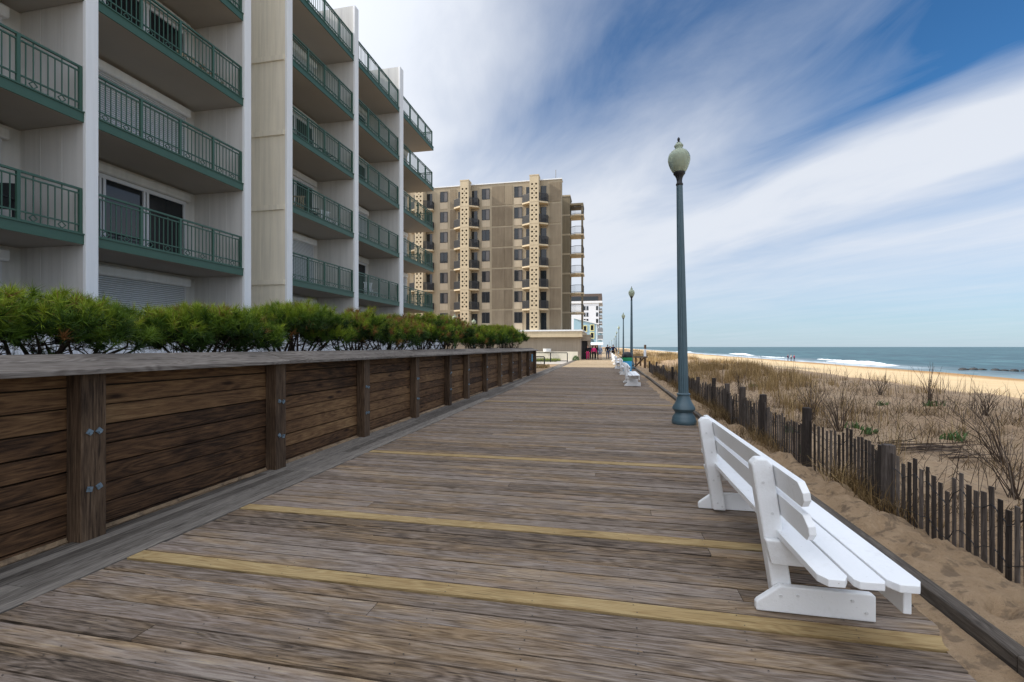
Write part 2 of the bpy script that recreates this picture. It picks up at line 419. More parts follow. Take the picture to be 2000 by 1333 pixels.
prof = q.ramp(q.math('MULTIPLY_ADD', vw, .1, .2), [(0,(.96,)*3),(.20,(.98,)*3),(.33,(.96,)*3),(.42,(.88,)*3),(.48,(.80,)*3),(.56,(.70,)*3),(.66,(.64,)*3),(1,(.58,)*3)])
dip1 = q.math('MULTIPLY', q.sep(q.ramp(q.math('MULTIPLY_ADD', vw, .1, .2), [(.33,(0,)*3),(.375,(.40,)*3),(.392,(.36,)*3),(.425,(0,)*3)]))[0], q.sep(q.ramp(zc, [(.20,(0,)*3),(.40,(1,)*3)]))[0])
dip2 = q.math('MULTIPLY', q.sep(q.ramp(q.math('MULTIPLY_ADD', vw, .1, .2), [(.46,(0,)*3),(.510,(.48,)*3),(.525,(.48,)*3),(.58,(0,)*3)]))[0], q.sep(q.ramp(zc, [(.10,(0,)*3),(.26,(1,)*3)]))[0])
fine = q.noise(q.comb(q.math('MULTIPLY', u, .8), q.math('MULTIPLY', v, 2.0), 3.), 1., 8, .62, .7)
big = q.noise(q.comb(q.math('MULTIPLY', u, .45), q.math('MULTIPLY', v, .8), 9.), 1., 4, .55)
a = q.math('ADD', q.sep(prof)[0], q.math('MULTIPLY', q.math('ADD', q.math('MULTIPLY_ADD', fine, .68, -.34), q.math('MULTIPLY_ADD', big, .55, -.275)), q.sep(q.ramp(zc, [(0,(.25,)*3),(.10,(.45,)*3),(.30,(1,)*3)]))[0]))
el = q.ramp(zc, [(0,(.10,)*3),(.05,(.02,)*3),(.22,(.12,)*3),(.42,(-.0,)*3),(.7,(0,)*3)])
a = q.math('ADD', a, q.sep(el)[0])
band = q.sep(q.ramp(q.math('MULTIPLY_ADD', vw, .1, .2), [(.215,(0,)*3),(.265,(1,)*3),(.376,(1,)*3),(.404,(0,)*3)]))[0]
elh = q.sep(q.ramp(zc, [(.24,(0,)*3),(.47,(1,)*3)]))[0]
a = q.math('SUBTRACT', a, q.math('MULTIPLY', q.math('MULTIPLY', band, elh), .74))
a = q.math('SUBTRACT', q.math('SUBTRACT', a, dip1), dip2)
a = q.math('SUBTRACT', a, q.math('MULTIPLY', q.math('SUBTRACT', zc, .42, clamp=True), .9))
a = q.math('MINIMUM', q.math('MAXIMUM', a, .0), .97)
a = q.math('SMOOTH_MIN', a, .93, .1)
cl = q.mix(q.ramp(zc, [(0,(0,)*3),(.16,(1,)*3)]), (5.6,6.35,7.2), (6.7,7.0,7.55))
skyc = q.mix(1., sky.outputs[0], (.36,.74,1.02), 'MULTIPLY')
# cloud glow towards the sun; overhead and behind view brightened as added fill light
vd = q.n('ShaderNodeVectorMath', operation='DOT_PRODUCT'); q.l(D, vd.inputs[0]); vd.inputs[1].default_value = sv
sg = q.math('POWER', q.math('MAXIMUM', vd.outputs['Value'], 0.), 3.)
hi = q.sep(q.ramp(zc, [(.60,(0,)*3),(.85,(1,)*3)]))[0]
bk = q.sep(q.ramp(q.math('MULTIPLY_ADD', ds[1], -.5, .5), [(.5,(0,)*3),(.8,(1,)*3)]))[0]
gl = q.math('ADD', q.math('ADD', q.math('MULTIPLY_ADD', sg, 1.6, 1.), q.math('MULTIPLY', hi, .9)), q.math('MULTIPLY', bk, .5))
cl = q.mix(1., cl, q.comb(gl, gl, gl), 'MULTIPLY')
a = q.math('MAXIMUM', a, q.math('MULTIPLY', q.math('MAXIMUM', hi, bk), .8))
c = q.mix(a, skyc, cl)
q.l(c, bg.inputs[0]); bg.inputs[1].default_value = .1

sl = bpy.data.lights.new('sun', 'SUN'); sl.energy = 3.6; sl.angle = rad(.6); sl.color = (1, .93, .82)
so = bpy.data.objects.new('sun', sl); COL.objects.link(so); so.location = (-30, -10, 40)
so.rotation_euler = sv.to_track_quat('Z', 'Y').to_euler()

cam = bpy.data.cameras.new('camera'); co = bpy.data.objects.new('camera', cam); COL.objects.link(co)
co.location = (0, 0, EYE); co.rotation_euler = (rad(90), 0, YAW)
cam.sensor_width = 36; cam.lens = 36*F/2000; cam.shift_y = (HZ-666.5)/2000; cam.clip_start = .05; cam.clip_end = 60000
S.camera = co
vs = S.view_settings; vs.view_transform = 'Standard'; vs.look = 'None'; vs.exposure = 0.3; vs.gamma = 1
S.render.engine = 'CYCLES'
S.cycles.use_denoising = True; S.cycles.max_bounces = 6

# ------------------------------------------------------------------ terrain, sea, deck
DX0, DX1 = -3.45, 1.86
# footprints trodden into the strip of sand beside the kerb: x, y, heading, half length, depth
nf = 190
FT = np.stack([RS.uniform(2.02, 2.62, nf), 1.2 + 11*RS.uniform(size=nf), RS.normal(1.57, .5, nf), RS.uniform(.09, .15, nf), RS.uniform(.018, .045, nf)], 1)
def sand_z(x, y):
    x, y = np.broadcast_arrays(np.asarray(x, float), np.asarray(y, float))
    b = np.interp(x, [1.9,2.05,2.25,2.42,2.6,3.4,5,7.5,9.5,11.5,13.5,18,30,42,46,60,200,500],
                     [.05,.085,.11,.06,-.01,.0,.06,.13,.10,.0,-.25,-.85,-1.55,-1.86,-2.05,-3,-6,-9])
    dune = np.clip((x-2.7)/1.5, 0, 1)*np.clip((16-x)/5, 0, 1)
    near = np.clip((x-1.9)/.3, 0, 1)*np.clip((14-x)/6, 0, 1)
    far = np.clip(y/60, 0, 1)
    z = b + dune*(.24*vn(x*.42, y*.36, 1) + .16*vn(x*1.2, y*1.1, 2)) + near*(.085*vn(x*3.6, y*3.0, 3) + .085*vn(x*7, y*6, 4) + .035*vn(x*17, y*16, 8))
    z += dune*far*.12
    z = np.where(x > 14, z + .10*vn(x*.2, y*.12, 5), z)
    k = (x > 1.95) & (x < 3.0) & (y < 13) & (y > 1)
    if k.any():
        xk = x[k][:, None]; yk = y[k][:, None]
        c_, s_ = np.cos(FT[:, 2]), np.sin(FT[:, 2])
        du = (xk-FT[:, 0])*c_ + (yk-FT[:, 1])*s_; dw = -(xk-FT[:, 0])*s_ + (yk-FT[:, 1])*c_
        r2 = (du/FT[:, 3])**2 + (dw/(FT[:, 3]*.5))**2
        dz = FT[:, 4]*(-np.exp(-r2*1.1) + .45*np.exp(-(np.sqrt(r2)-1.5)**2*4))
        z = z.copy(); z[k] = z[k] + dz.sum(1)
    return z
def gz(x, y):
    z = sand_z(x, y)
    z = np.where(x < 1.88, -.22, z)
    z = np.where(x < -4.17, -.012 + .012*vn(x*9, y*5, 6), z)
    return z
xs = np.concatenate([[-3000,-800,-250,-100,-60,-40,-30,-20,-14,-9,-6,-5], np.arange(-4.6,-4.19,.06), [-4.174,-4.168,-2,0,1.6,1.87], np.arange(1.89,4,.035), np.arange(4,13,.11), np.arange(13,24,.4), np.arange(24,60,1.), [65,80,120,200,500]])
ys = np.concatenate([[-200,-60,-20,-8,-3], np.arange(0,1.6,.2), np.arange(1.6,9,.045), np.arange(9,20,.12), np.arange(20,50,.4), np.arange(50,130,1.5), np.arange(130,400,8), [450,600,900,1500,3000,6000]])
struct(grid('ground', xs, ys, gz, M['sand']))

def sea_z(x, y):
    w = np.clip((260-x)/260, 0, 1)
    z = -2.0 + .10*np.sin(x*.55 + 2.6*vn(x*.02, y*.02, 21)*6) * np.clip((x-46)/8, 0, 1)*w + .22*vn(x*.12, y*.05, 22)*np.clip((x-46)/10, 0, 1)
    return z
xs = np.concatenate([np.arange(38,90,.8), np.arange(90,240,3), np.arange(240,800,25), [900,1500,3000,8000,25000]])
ys = np.concatenate([[-20000,-5000,-1000,-200], np.arange(-40,260,2.5), np.arange(260,900,20), [1000,1500,3000,8000,25000]])
struct(grid('sea', xs, ys, sea_z, M['sea']))

def surf(y0, y1, xc, hgt, wid, seed):
    ys = np.arange(y0, y1, .35); us = np.linspace(-1, 1, 15)
    U, Y = np.meshgrid(us, ys)
    e = np.clip((Y-y0)/(.2*(y1-y0)), 0, 1)*np.clip((y1-Y)/(.35*(y1-y0)), 0, 1)
    X = xc + U*wid*(.5+.8*(vn(Y*.25, Y*0, seed)+.5)) + 2.5*vn(Y*.08, Y*0+3, seed)
    Z = -2.02 + hgt*e*(.35+.9*(vn(Y*.3, U*0, seed+1)+.5))*np.clip(1-U**2, 0, 1)**.7 + .28*e*vn(X*1.7, Y*1.5, seed+2)*np.clip(1-U**2, 0, 1) - .1*(1-e)
    nx = len(us); i = (np.arange(len(ys)-1)[:, None]*nx + np.arange(nx-1)).ravel()
    return np.stack([X.ravel(), Y.ravel(), Z.ravel()], 1), np.stack([i, i+1, i+nx+1, i+nx], 1)
VV = []; LL = []; b = 0
for a_ in [(97,134,54,.40,1.1,31),(112,160,59,.16,.7,47),(214,256,61,.65,1.6,33),(150,205,56,.14,.8,53),(310,400,54,.3,1.5,39)]:
    V_, L_ = surf(*a_); VV.append(V_); LL.append(L_+b); b += len(V_)
VV = np.concatenate(VV); LL = np.concatenate(LL)
struct(fast('surf', VV, np.full(len(LL), 4), LL.ravel(), np.zeros(len(LL)), M['foam'], smooth=True))

# deck planks
mb = MB(); pale = []; y = -1.2; pitch = .152
pale_y = [2.83, 3.87, 6.27, 12.9]
while y < 300:
    p = pitch if y < 45 else (.6 if y < 120 else 2.4)
    hit = [k for k in pale_y if y <= k < y+p]
    zt = random.uniform(-.002, .002)
    if hit:
        pm = MB(); e = random.uniform(-.01, .01)
        pm.bb(DX0-.005+e, DX1-.02, y+.010, y+p-.014, -.045, .003, r=random.random()); pale.append(pm)
    else:
        if random.random() < .45 and y < 35:
            xj = random.uniform(-2.6, 1.2)
            mb.bb(DX0+random.uniform(-.012,.008), xj-.002, y+.003, y+p-random.uniform(.008,.014), -.045, zt)
            mb.bb(xj+.002, DX1, y+.003, y+p-random.uniform(.008,.014), -.045, zt+random.uniform(-.001,.001))
        else:
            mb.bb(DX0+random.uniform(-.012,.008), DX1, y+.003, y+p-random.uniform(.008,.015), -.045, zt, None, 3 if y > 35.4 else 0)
    if 1. < y < 14 and random.random() < .55:
        for _ in range(random.randint(1, 3)):
            xa = random.uniform(DX0, 1.2); xb = min(xa+random.uniform(.2, 1.8), DX1-.05)
            mb.add([(xa,y-.007,-.003),(xb,y-.007,-.003),(xb,y+.0045,-.003),(xa,y+.0045,-.003)], [(0,1,2,3)], .5, 2)
    if y < 9 and y > .8:
        for jx in np.arange(DX0+.09, DX1, .585):
            for dy in (.035, .115):
                cx_, cy_ = jx+random.uniform(-.02,.02), y+dy+random.uniform(-.008,.008)
                mb.add([(cx_+.0045*math.cos(k*math.pi/3), cy_+.0045*math.sin(k*math.pi/3), .0045) for k in range(6)], [tuple(range(6))], .5, 1)
    y += p
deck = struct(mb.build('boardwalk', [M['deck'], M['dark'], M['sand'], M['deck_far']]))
for pm in pale:
    o = pm.build('pale_board', M['deck_new'], deck); o['label'] = 'pale new yellow pine board set between grey ones'
mb = MB()
mb.bb(DX0-.03, DX1, -1.2, 300, -.12, -.05); struct(mb.build('dark_sheet_under_boardwalk', M['soil']))  # one flat dark sheet, no joists; its colour gives the shade in the gaps
mb = MB(); yy = -1.2
bx = [-4.168,-4.066,-3.962,-3.83,-3.70,-3.575,-3.462]
for i in range(6):
    yy = -1.2 - random.random()*3
    while yy < 300:
        L = random.uniform(3.4, 4.8) if yy < 60 else 40
        mb.bb(bx[i]+.002, bx[i+1]-.002, yy+.002, yy+L-.002, -.045, .004+random.uniform(-.002,.002)); yy += L
struct(mb.build('boardwalk_edge_boards', M['edge']))
mb = MB(); yy = -2.
while yy < 300:
    L = random.uniform(3.5, 4.9) if yy < 60 else 30
    j = random.uniform(-.006,.006)
    mb.bb(DX1+.012+j, DX1+.105+j, yy+.003, yy+L-.003, -.2, .108+random.uniform(-.006,.004)); yy += L
struct(mb.build('kerb', M['kerb'], bevel=.008))
# wind-blown sand lying along kerb and wall foot
def drift(xa, xb, y0, y1, side, seed):
    ys = np.arange(y0, y1, .05); us = np.linspace(0, 1, 9)
    U, Y = np.meshgrid(us, ys)
    w = np.clip((vn(Y*.8, Y*0, seed)+.45)*1.1 + .35*vn(Y*5, Y*0, seed+1), .02, 1.2)*(xb-xa)
    X = (xb - U*w) if side > 0 else (xa + U*w)
    Z = .004 + .028*(1-U)**1.5 + .004*vn(X*40, Y*30, seed) - .006*(U > .95)
    nx = len(us); i = (np.arange(len(ys)-1)[:, None]*nx + np.arange(nx-1)).ravel()
    return np.stack([X.ravel(), Y.ravel(), Z.ravel()], 1), np.stack([i, i+1, i+nx+1, i+nx], 1)
V1, L1 = drift(1.60, 1.868, 1.2, 26, 1, 51); V2, L2 = drift(-4.215, -4.13, 1.0, 27, -1, 61)
VV = np.concatenate([V1, V2]); LL = np.concatenate([L1, L2+len(V1)])
stuff(fast('drifted_sand', VV, np.full(len(LL), 4), LL.ravel(), np.zeros(len(LL)), M['sand'], smooth=True))
# planter soil behind the retaining wall, paving farther on
mb = MB(); mb.bb(-60, -4.33, -12, 27.0, -.4, 1.27); struct(mb.build('planter_ground', M['soil']))
mb = MB(); mb.bb(-14, -3.98, 41.5, 300, -.1, .012); struct(mb.build('paving', M['concrete']))

# ------------------------------------------------------------------ retaining wall
PX = -4.07
post_r = [y_at(p, PX) for p in (208,558.9,722.7,819.6,882.8,917.6,953,980.8,1002.6,1020,1035,1047.5)]
post_c = [0.75] + [r-.095 for r in post_r]
rw = empty('retaining_wall', (-4.2, 14, 0), 'long dark timber retaining wall with bolted posts and sloping grey coping', 'wall')
prev = -1.6
for i, yc in enumerate(post_c):
    pm = MB(); pm.bb(PX-.15, PX, yc-.095, yc+.095, -.15, 1.335)
    po = pm.build('post', M['wallpost'], rw, bevel=.008)
    if yc > 2:
        for zb in (.42, .86):
            for dy in (-.036, .036):
                b = MB(); a = random.uniform(-.8, .8)
                b.box((PX+.006, yc+dy, zb+random.uniform(-.015,.015)), (.008,.041,.041), (a,0,0))
                b.tube([(PX+.008, yc+dy, zb), (PX+.024, yc+dy, zb)], .012, 6)
                b.build('bolt', M['zinc'], po)
    pn = MB(); z = -.12; k = 0
    while z < 1.33:
        h = .168
        y0 = prev; 
        pn.bb(PX-.15-.045, PX-.15+random.uniform(-.012,.008), prev+.0, yc, z+.004, min(z+h-random.uniform(.004,.011), 1.338)); z += h
    pn.build('board_panel', M['wallwood'], rw, bevel=.004, segs=1)
    prev = yc
yE = post_r[-1]
mb = MB(); mb.bb(-12, PX-.2, yE-.1, yE, -.1, 1.33); mb.build('end_panel', M['wallwood'], rw)
# sloping coping in lengths
cuts = [-1.6, 1.2] + [post_c[i]+.02 for i in (2, 4, 6, 9)] + [yE+.06]
for a, b in zip(cuts[:-1], cuts[1:]):
    m = MB()
    m.prism([(-3.95,1.335),(-3.952,1.374),(-4.16,1.434),(-4.16,1.392)], 'Y', a+.002, b-.002)
    m.prism([(-4.163,1.393),(-4.163,1.438),(-4.36,1.492),(-4.36,1.447)], 'Y', a+.002+random.uniform(0,.02), b-.004)
    m.build('coping', M['cap'], rw, bevel=.005)
mb = MB(); mb.bb(PX-.143, PX-.14, yE-.85, yE-.45, .72, 1.14)
M['bluesign'] = paint('light_blue_notice', (.12,.38,.58), .05, 3, .5, .3, 0)
mb.build('blue_notice', M['bluesign'], rw)

# ------------------------------------------------------------------ pines behind the wall
def tufts(C, Dv, n, L, W, rn, jitter=.5):
    """C centres, Dv unit axes, n needles each -> triangles"""
    m = len(C); c = np.repeat(C, n, 0); d = np.repeat(Dv, n, 0)
    rv = RS.normal(size=(m*n, 3)); dirs = d*RS.uniform(.15, 1.2, (m*n, 1)) + rv*jitter
    dirs /= np.linalg.norm(dirs, axis=1)[:, None]
    ln = L*RS.uniform(.65, 1.15, (m*n, 1))
    sd = np.cross(dirs, RS.normal(size=(m*n, 3))); sd /= np.linalg.norm(sd, axis=1)[:, None]
    b = c + d*RS.uniform(-.045, .03, (m*n, 1))
    tip = b + dirs*ln
    V = np.stack([b - sd*W/2, b + sd*W/2, tip], 1).reshape(-1, 3)
    r = np.repeat(rn, n) + RS.uniform(-.10, .10, m*n)
    return V, r
def pine(x, y, z, rx, ry, h, ntuft, nn, brown, W, label, lean=(0,0)):
    root = empty('pine_shrub', (x, y, z), label, 'pine shrub', 'wind-clipped pines along the timber wall')
    nc = 17
    cl = []
    for k in range(nc):
        a = 2*math.pi*(k*.382+random.random()*.2); q = math.sqrt((k+.5)/nc)
        cx = x + lean[0] + rx*q*math.cos(a)*.85; cy_ = y + lean[1] + ry*q*math.sin(a)*.85
        cz = z + h*(.70 - .20*q*q) + random.uniform(-.16, .10)*h
        cl.append((cx, cy_, cz, random.uniform(.26, .42)*min(1.25, h/.8), random.uniform(-.14,.14)))
    cl = np.array(cl)
    idx = RS.randint(0, nc, ntuft)
    dv = RS.normal(size=(ntuft, 3)); dv[:, 2] = np.abs(dv[:, 2])*1.0 - .42; dv /= np.linalg.norm(dv, axis=1)[:, None]
    rr = cl[idx, 3][:, None]*RS.uniform(.45, 1., (ntuft, 1))**.6
    C = cl[idx, :3] + dv*rr*np.array([1.15, 1.15, .70])
    C[:, 2] = np.minimum(C[:, 2], z + h*(.93 - .22*np.clip(np.abs(C[:, 1]-y-lean[1])/ry, 0, 1.2)**2) + RS.uniform(-.06, .03, ntuft))
    ax = dv*.8 + np.array([0, 0, .75]); ax /= np.linalg.norm(ax, axis=1)[:, None]
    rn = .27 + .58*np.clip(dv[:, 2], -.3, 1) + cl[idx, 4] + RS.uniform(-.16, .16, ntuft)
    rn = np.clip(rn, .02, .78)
    br = RS.uniform(size=ntuft) < .34*brown*(.4+np.clip(dv[:, 2], 0, 1))*(1.5*(cl[idx,4] > .0)+.15); rn[br] = RS.uniform(.86, .97, br.sum())
    V, r = tufts(C, ax, nn, .115 if W < .008 else .14, W, rn, .5)
    n = len(r)
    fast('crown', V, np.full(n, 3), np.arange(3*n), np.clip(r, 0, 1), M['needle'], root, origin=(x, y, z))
    tm = MB()
    base = [Vector((x+random.uniform(-.06,.06), y+k*.10, z-.05)) for k in (-1, 1)]
    for k in range(nc):
        b0 = base[k % 2]; e = Vector(cl[k, :3]) + Vector((0, 0, -.04))
        mid = b0.lerp(e, .45) + Vector((random.uniform(-.1,.1), random.uniform(-.12,.12), -.12*h))
        m2 = b0.lerp(e, .75) + Vector((random.uniform(-.08,.08), random.uniform(-.1,.1), -.05))
        tm.tube([b0, b0.lerp(mid, .5)+Vector((0, random.uniform(-.05,.05), .03)), mid, m2, e], [.040, .028, .019, .012, .006], 6)
        for _ in range(7):
            s = mid.lerp(e, random.random()); g = s + Vector((random.uniform(-.3,.3), random.uniform(-.34,.34), random.uniform(-.06,.16)))
            tm.tube([s, s.lerp(g, .5)+Vector((0,0,random.uniform(-.05,.03))), g], [.006, .004, .002], 4, cap=False)
    tm.build('trunk', M['bark'], root, smooth=True)
    return root
pl = [ # y, halfx, halfy, height, brown, label
 (1.35,.62,1.15,.82,.08,'pine cut by the left edge of the photo, above the first dark wall panel'),
 (3.35,.66,1.3,.82,.12,'broad flat-topped green pine over the nearest bolted post, thick dark trunk'),
 (5.00,.62,1.0,.86,.25,'flat pine with forked twisting trunk in front of the lowest closed shutter'),
 (6.75,.60,1.05,1.02,.10,'bright green bushy pine below the stained beige wall panel'),
 (8.55,.6,1.15,1.12,.45,'green pine with rusty top over the third bolted post'),
 (10.3,.6,1.15,1.15,1.0,'rust-brown pine in front of the second white fin past the beige panel'),
 (12.2,.6,1.25,1.22,.85,'brownish pine under the open end balconies'),
 (14.4,.62,1.4,1.28,.45,'green and brown pine where the end balconies stop'),
 (17.0,.62,1.45,1.12,.25,'low dark pine below the two white lamp globes'),
 (19.6,.64,1.45,1.36,.08,'rounded green pine left of the fluted hotel wall middle'),
 (22.4,.62,1.25,1.36,.12,'green pine second from the far end of the timber wall'),
 (25.3,.62,1.3,1.36,.10,'last pine at the far end of the timber wall, branch reaching right')]
for i, (yy, hx, hy, hh, br, lb) in enumerate(pl):
    near = yy < 9
    hy *= (.86, .92, .80, .95, .84, .9)[i % 6]; hh *= (1.06, 1.0, .94, 1.05, 1.0, .93, 1.05)[i % 7]
    pine(-5.05 - (.1 if i % 2 else 0), yy, 1.27, hx, hy, hh, 1250 if near else 900, 42 if near else 40, br, .0066 if near else .0105, lb, lean=(random.uniform(-.05,.1), 0))
# little seedlings on the soil
for (px, X, lb) in ((75,-5.9,'small dark pine seedling under the leftmost pines'),(455,-5.7,'small bluish pine seedling beside the forked trunk')):
    yy = y_at(px, X); root = empty('pine_seedling', (X, yy, 1.27), lb, 'seedling')
    C = np.array([[X, yy, 1.27+.06*k] for k in range(1, 6)]*3) + RS.normal(size=(15,3))*.07
    ax = RS.normal(size=(15,3))*.5 + np.array([0,0,1]); ax /= np.linalg.norm(ax, axis=1)[:, None]
    V, r = tufts(C, ax, 36, .11, .005, np.full(15, .15)); n = len(r)
    fast('crown', V, np.full(n, 3), np.arange(3*n), np.clip(r,0,1), M['needle'], root, origin=(X, yy, 1.27))
    tm = MB(); tm.tube([(X,yy,1.2),(X,yy,1.6)], [.015,.006], 5); tm.build('trunk', M['bark'], root)
# white vinyl fence behind the pines
fr = empty('vinyl_fence', (-9.4, 12, 1.27), 'white picket fence glimpsed behind the pines', 'fence')
m = MB(); yy = -1.0
while yy < 26: m.bb(-9.42,-9.39, yy, yy+.075, 1.33, 2.18); yy += .125
m.build('pickets', M['vinyl'], fr)
m = MB()
for z in (1.42, 2.08): m.bb(-9.455,-9.42, -1, 26, z, z+.07)
m.build('rails', M['vinyl'], fr)
yy = -1.0
while yy < 26.5:
    m = MB(); m.bb(-9.52,-9.42, yy-.06, yy+.06, 1.2, 2.3); m.prism([(-9.54,2.3),(-9.40,2.3),(-9.47,2.37)], 'Y', yy-.07, yy+.07); m.build('post', M['vinyl'], fr); yy += 2.7

# ------------------------------------------------------------------ apartment building
FX, BX = -11.75, -13.75
SL = [3.90+2.81*k for k in range(5)]           # slab undersides
TOP = 17.78
ab = empty('apartment_building', (-20, 12, 1.27), 'cream five storey apartment block with white fins and green balcony railings', 'building')
m = MB(); m.bb(-31, BX, -14, 30.3, 1.0, 17.62)
for yb in np.arange(-13.5, 30, .61): m.bb(BX, BX+.006, yb, yb+.018, 1.3, 17.3)
m.build('wall', M['bwall'], ab)
m = MB(); m.bb(-31.1, BX+.04, -14.1, 30.34, 17.62, 17.80); m.build('roof', M['hwhite'], ab)
fins = [(-9.75,-9.45),(-5.0,-4.7),(-.95,-.68),(3.5,3.75),(8.46,8.73),(13.22,13.51),(15.30,15.60),(20.04,20.38),(24.95,25.39)]
for i, (a, b) in enumerate(fins):
    m = MB(); m.bb(FX-.10, FX, a, b, 1.0, TOP+.004); m.build('white_fin', M['bwhite'], ab, bevel=.01)
    if i == 6: continue
    m = MB(); m.bb(BX, FX-.10, a+.02, b-.02, 1.0, TOP)
    for xk in (-13.15, -12.5):
        m.bb(xk, xk+.02, a+.012, b-.012, 1.3, TOP-.05)
    m.build('partition_wall', M['bwall'], ab)
# stained full-height panel between the two wings
a, b = fins[6]
m = MB(); m.bb(BX-.6, FX-.10, a+.02, b-.02, 1.0, TOP); 
m.bb(-12.95,-12.93, a+.012, a+.03, 1.3, TOP); m.bb(-12.35,-12.33, a+.012, a+.03, 1.3, TOP)
for z in SL:
    m.bb(BX-.5, FX-.13, a-.035, a+.03, z+.0, z+.19)
m.build('stained_panel', M['bpanel'], ab)
def railing_mesh(y0, y1, end=False):
    m = MB(); X = FX-.13; L = y1-y0; ns = 4
    def seg(p, q, w, h):  # bar from p to q
        p = Vector(p); q = Vector(q); d = q-p; c = (p+q)/2
        m.box(c, (w, d.length, h), (math.atan2(d.z, math.hypot(d.x, d.y)), 0, math.atan2(-d.x, d.y)), r=.5)
    def run(P, Q, ns):
        P = Vector(P); Q = Vector(Q); d = (Q-P).normalized(); L = (Q-P).length
        up = Vector((0,0,1))
        def hb(z, w, h): seg(P+up*z, Q+up*z, w, h)
        hb(1.06, .055, .045); hb(.955, .035, .03); hb(.235, .035, .03); hb(.055, .035, .03)
        sl = L/ns
        for i in range(ns+1):
            if 0 < i < ns or True:
                c = P + d*min(max(i*sl, .03), L-.03)
                m.box((c.x, c.y, c.z+.53), (.06,.06,1.04), (0,0,0), r=.5)
        for i in range(ns):
            nb = 9
            for k in range(1, nb):
                c = P + d*(i*sl + k*sl/nb)
                z0 = .25 if k in (3, 7) else .06
                z0 = .06
                if k in (2, 6):
                    # stub up to handrail and a diamond beside it
                    m.box((c.x, c.y, c.z+1.0), (.018,.018,.09), r=.5)
                if k in (2, 6):
                    e = c; s = .075
                    for (u0, w0), (u1, w1) in (((-s,0),(0,s)),((0,s),(s,0)),((s,0),(0,-s)),((0,-s),(-s,0))):
                        seg(e + d*u0 + up*(.145+w0), e + d*u1 + up*(.145+w1), .016, .018)
                    z0 = .24
                m.box((c.x, c.y, c.z+(z0+.955)/2), (.018,.018,.955-z0), r=.5)
    run((X, y0, 0), (X, y1-(.04 if end else 0), 0), ns)
    if end: run((X, y1-.04, 0), (BX+.05, y1-.04, 0), 2)
    return m
bays = [('A',3.75,8.46,False),('B',8.73,13.22,False),('C',15.60,20.04,False),('D',20.38,24.95,False),('E',25.39,30.3,True),('Z',-.68,3.5,False)]
state = {('B',0):'s',('B',1):'d',('B',2):'s',('B',3):'d',('C',0):'s',('C',1):'s',('C',2):'h',('C',3):'d',('D',0):'s',('D',1):'d',('D',2):'s',('D',3):'d',('A',1):'d',('A',2):'s'}
for (nm, y0, y1, end) in bays:
    rmesh = None
    for k, z in enumerate(SL):
        zf = z+.2
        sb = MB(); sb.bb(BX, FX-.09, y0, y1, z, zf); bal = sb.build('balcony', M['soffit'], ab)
        fb = MB(); fb.bb(FX-.09, FX-.055, y0, y1+(.035 if end else 0), z+.005, zf+.02)
        fb.bb(FX-.10, FX-.03, y0, y1+(.05 if end else 0), zf+.02, zf+.05)
        if end: fb.bb(BX+.02, FX-.092, y1, y1+.035, z+.005, zf+.02)
        fb.build('fascia', M['green'], bal)
        rb = railing_mesh(y0, y1, end); rb.v = [(p[0], p[1], p[2]+zf+.02) for p in rb.v]
        if rmesh is None:
            ro = rb.build('railing', M['green'], bal); rmesh = (ro.data, zf)
        else:
            ro = bpy.data.objects.new('railing', rmesh[0]); COL.objects.link(ro); ro.parent = bal; ro.location = (0, 0, zf-rmesh[1])
    for k in range(6):
        zf = 1.29 if k == 0 else SL[k-1]+.2
        st = state.get((nm, k), 's' if (k*7+ord(nm)) % 3 else 'd')
        a, b = y0+.35, y1-.42
        hb = 2.2
        if k < 5:
            bxm = MB(); bxm.prism([(BX+.0,zf+2.24),(BX+.16,zf+2.24),(BX+.20,zf+2.28),(BX+.20,zf+2.48),(BX+.16,zf+2.52),(BX+.0,zf+2.52)], 'Y', a-.05, b+.12)
        if st == 's':
            sm = MB(); sm.bb(BX+.02, BX+.05, a, b, zf+.02, zf+2.24)
            so_ = sm.build('roller_shutter', M['shutter'], ab)
            if k < 5: bxm.build('shutter_box', M['bwhite'], so_, bevel=.012)
            for ye in (a-.05, b):
                g = MB(); g.bb(BX+.0, BX+.075, ye, ye+.05, zf+.02, zf+2.24); g.build('guide_rail', M['alum'], so_)
        else:
            dm = MB(); n = 3
            for j in range(n+1):
                yj = a+(b-a)*j/n
                dm.bb(BX+.01, BX+.07, yj-.035, yj+.035, zf+.02, zf+2.2)
                if 0 < j < n: dm.bb(BX+.04, BX+.10, yj-.16, yj-.10, zf+.06, zf+2.15)
            dm.bb(BX+.01, BX+.08, a-.04, b+.04, zf+2.13, zf+2.24); dm.bb(BX+.01, BX+.08, a-.04, b+.04, zf+.0, zf+.07)
            do = dm.build('sliding_door', M['alum'], ab)
            pm = MB(); pm.bb(BX+.008, BX+.03, a, b, zf+.05, zf+2.14); pm.build('pane', M['glass'], do)
            if k < 5: bxm.build('shutter_box', M['bwall'], do, bevel=.012)

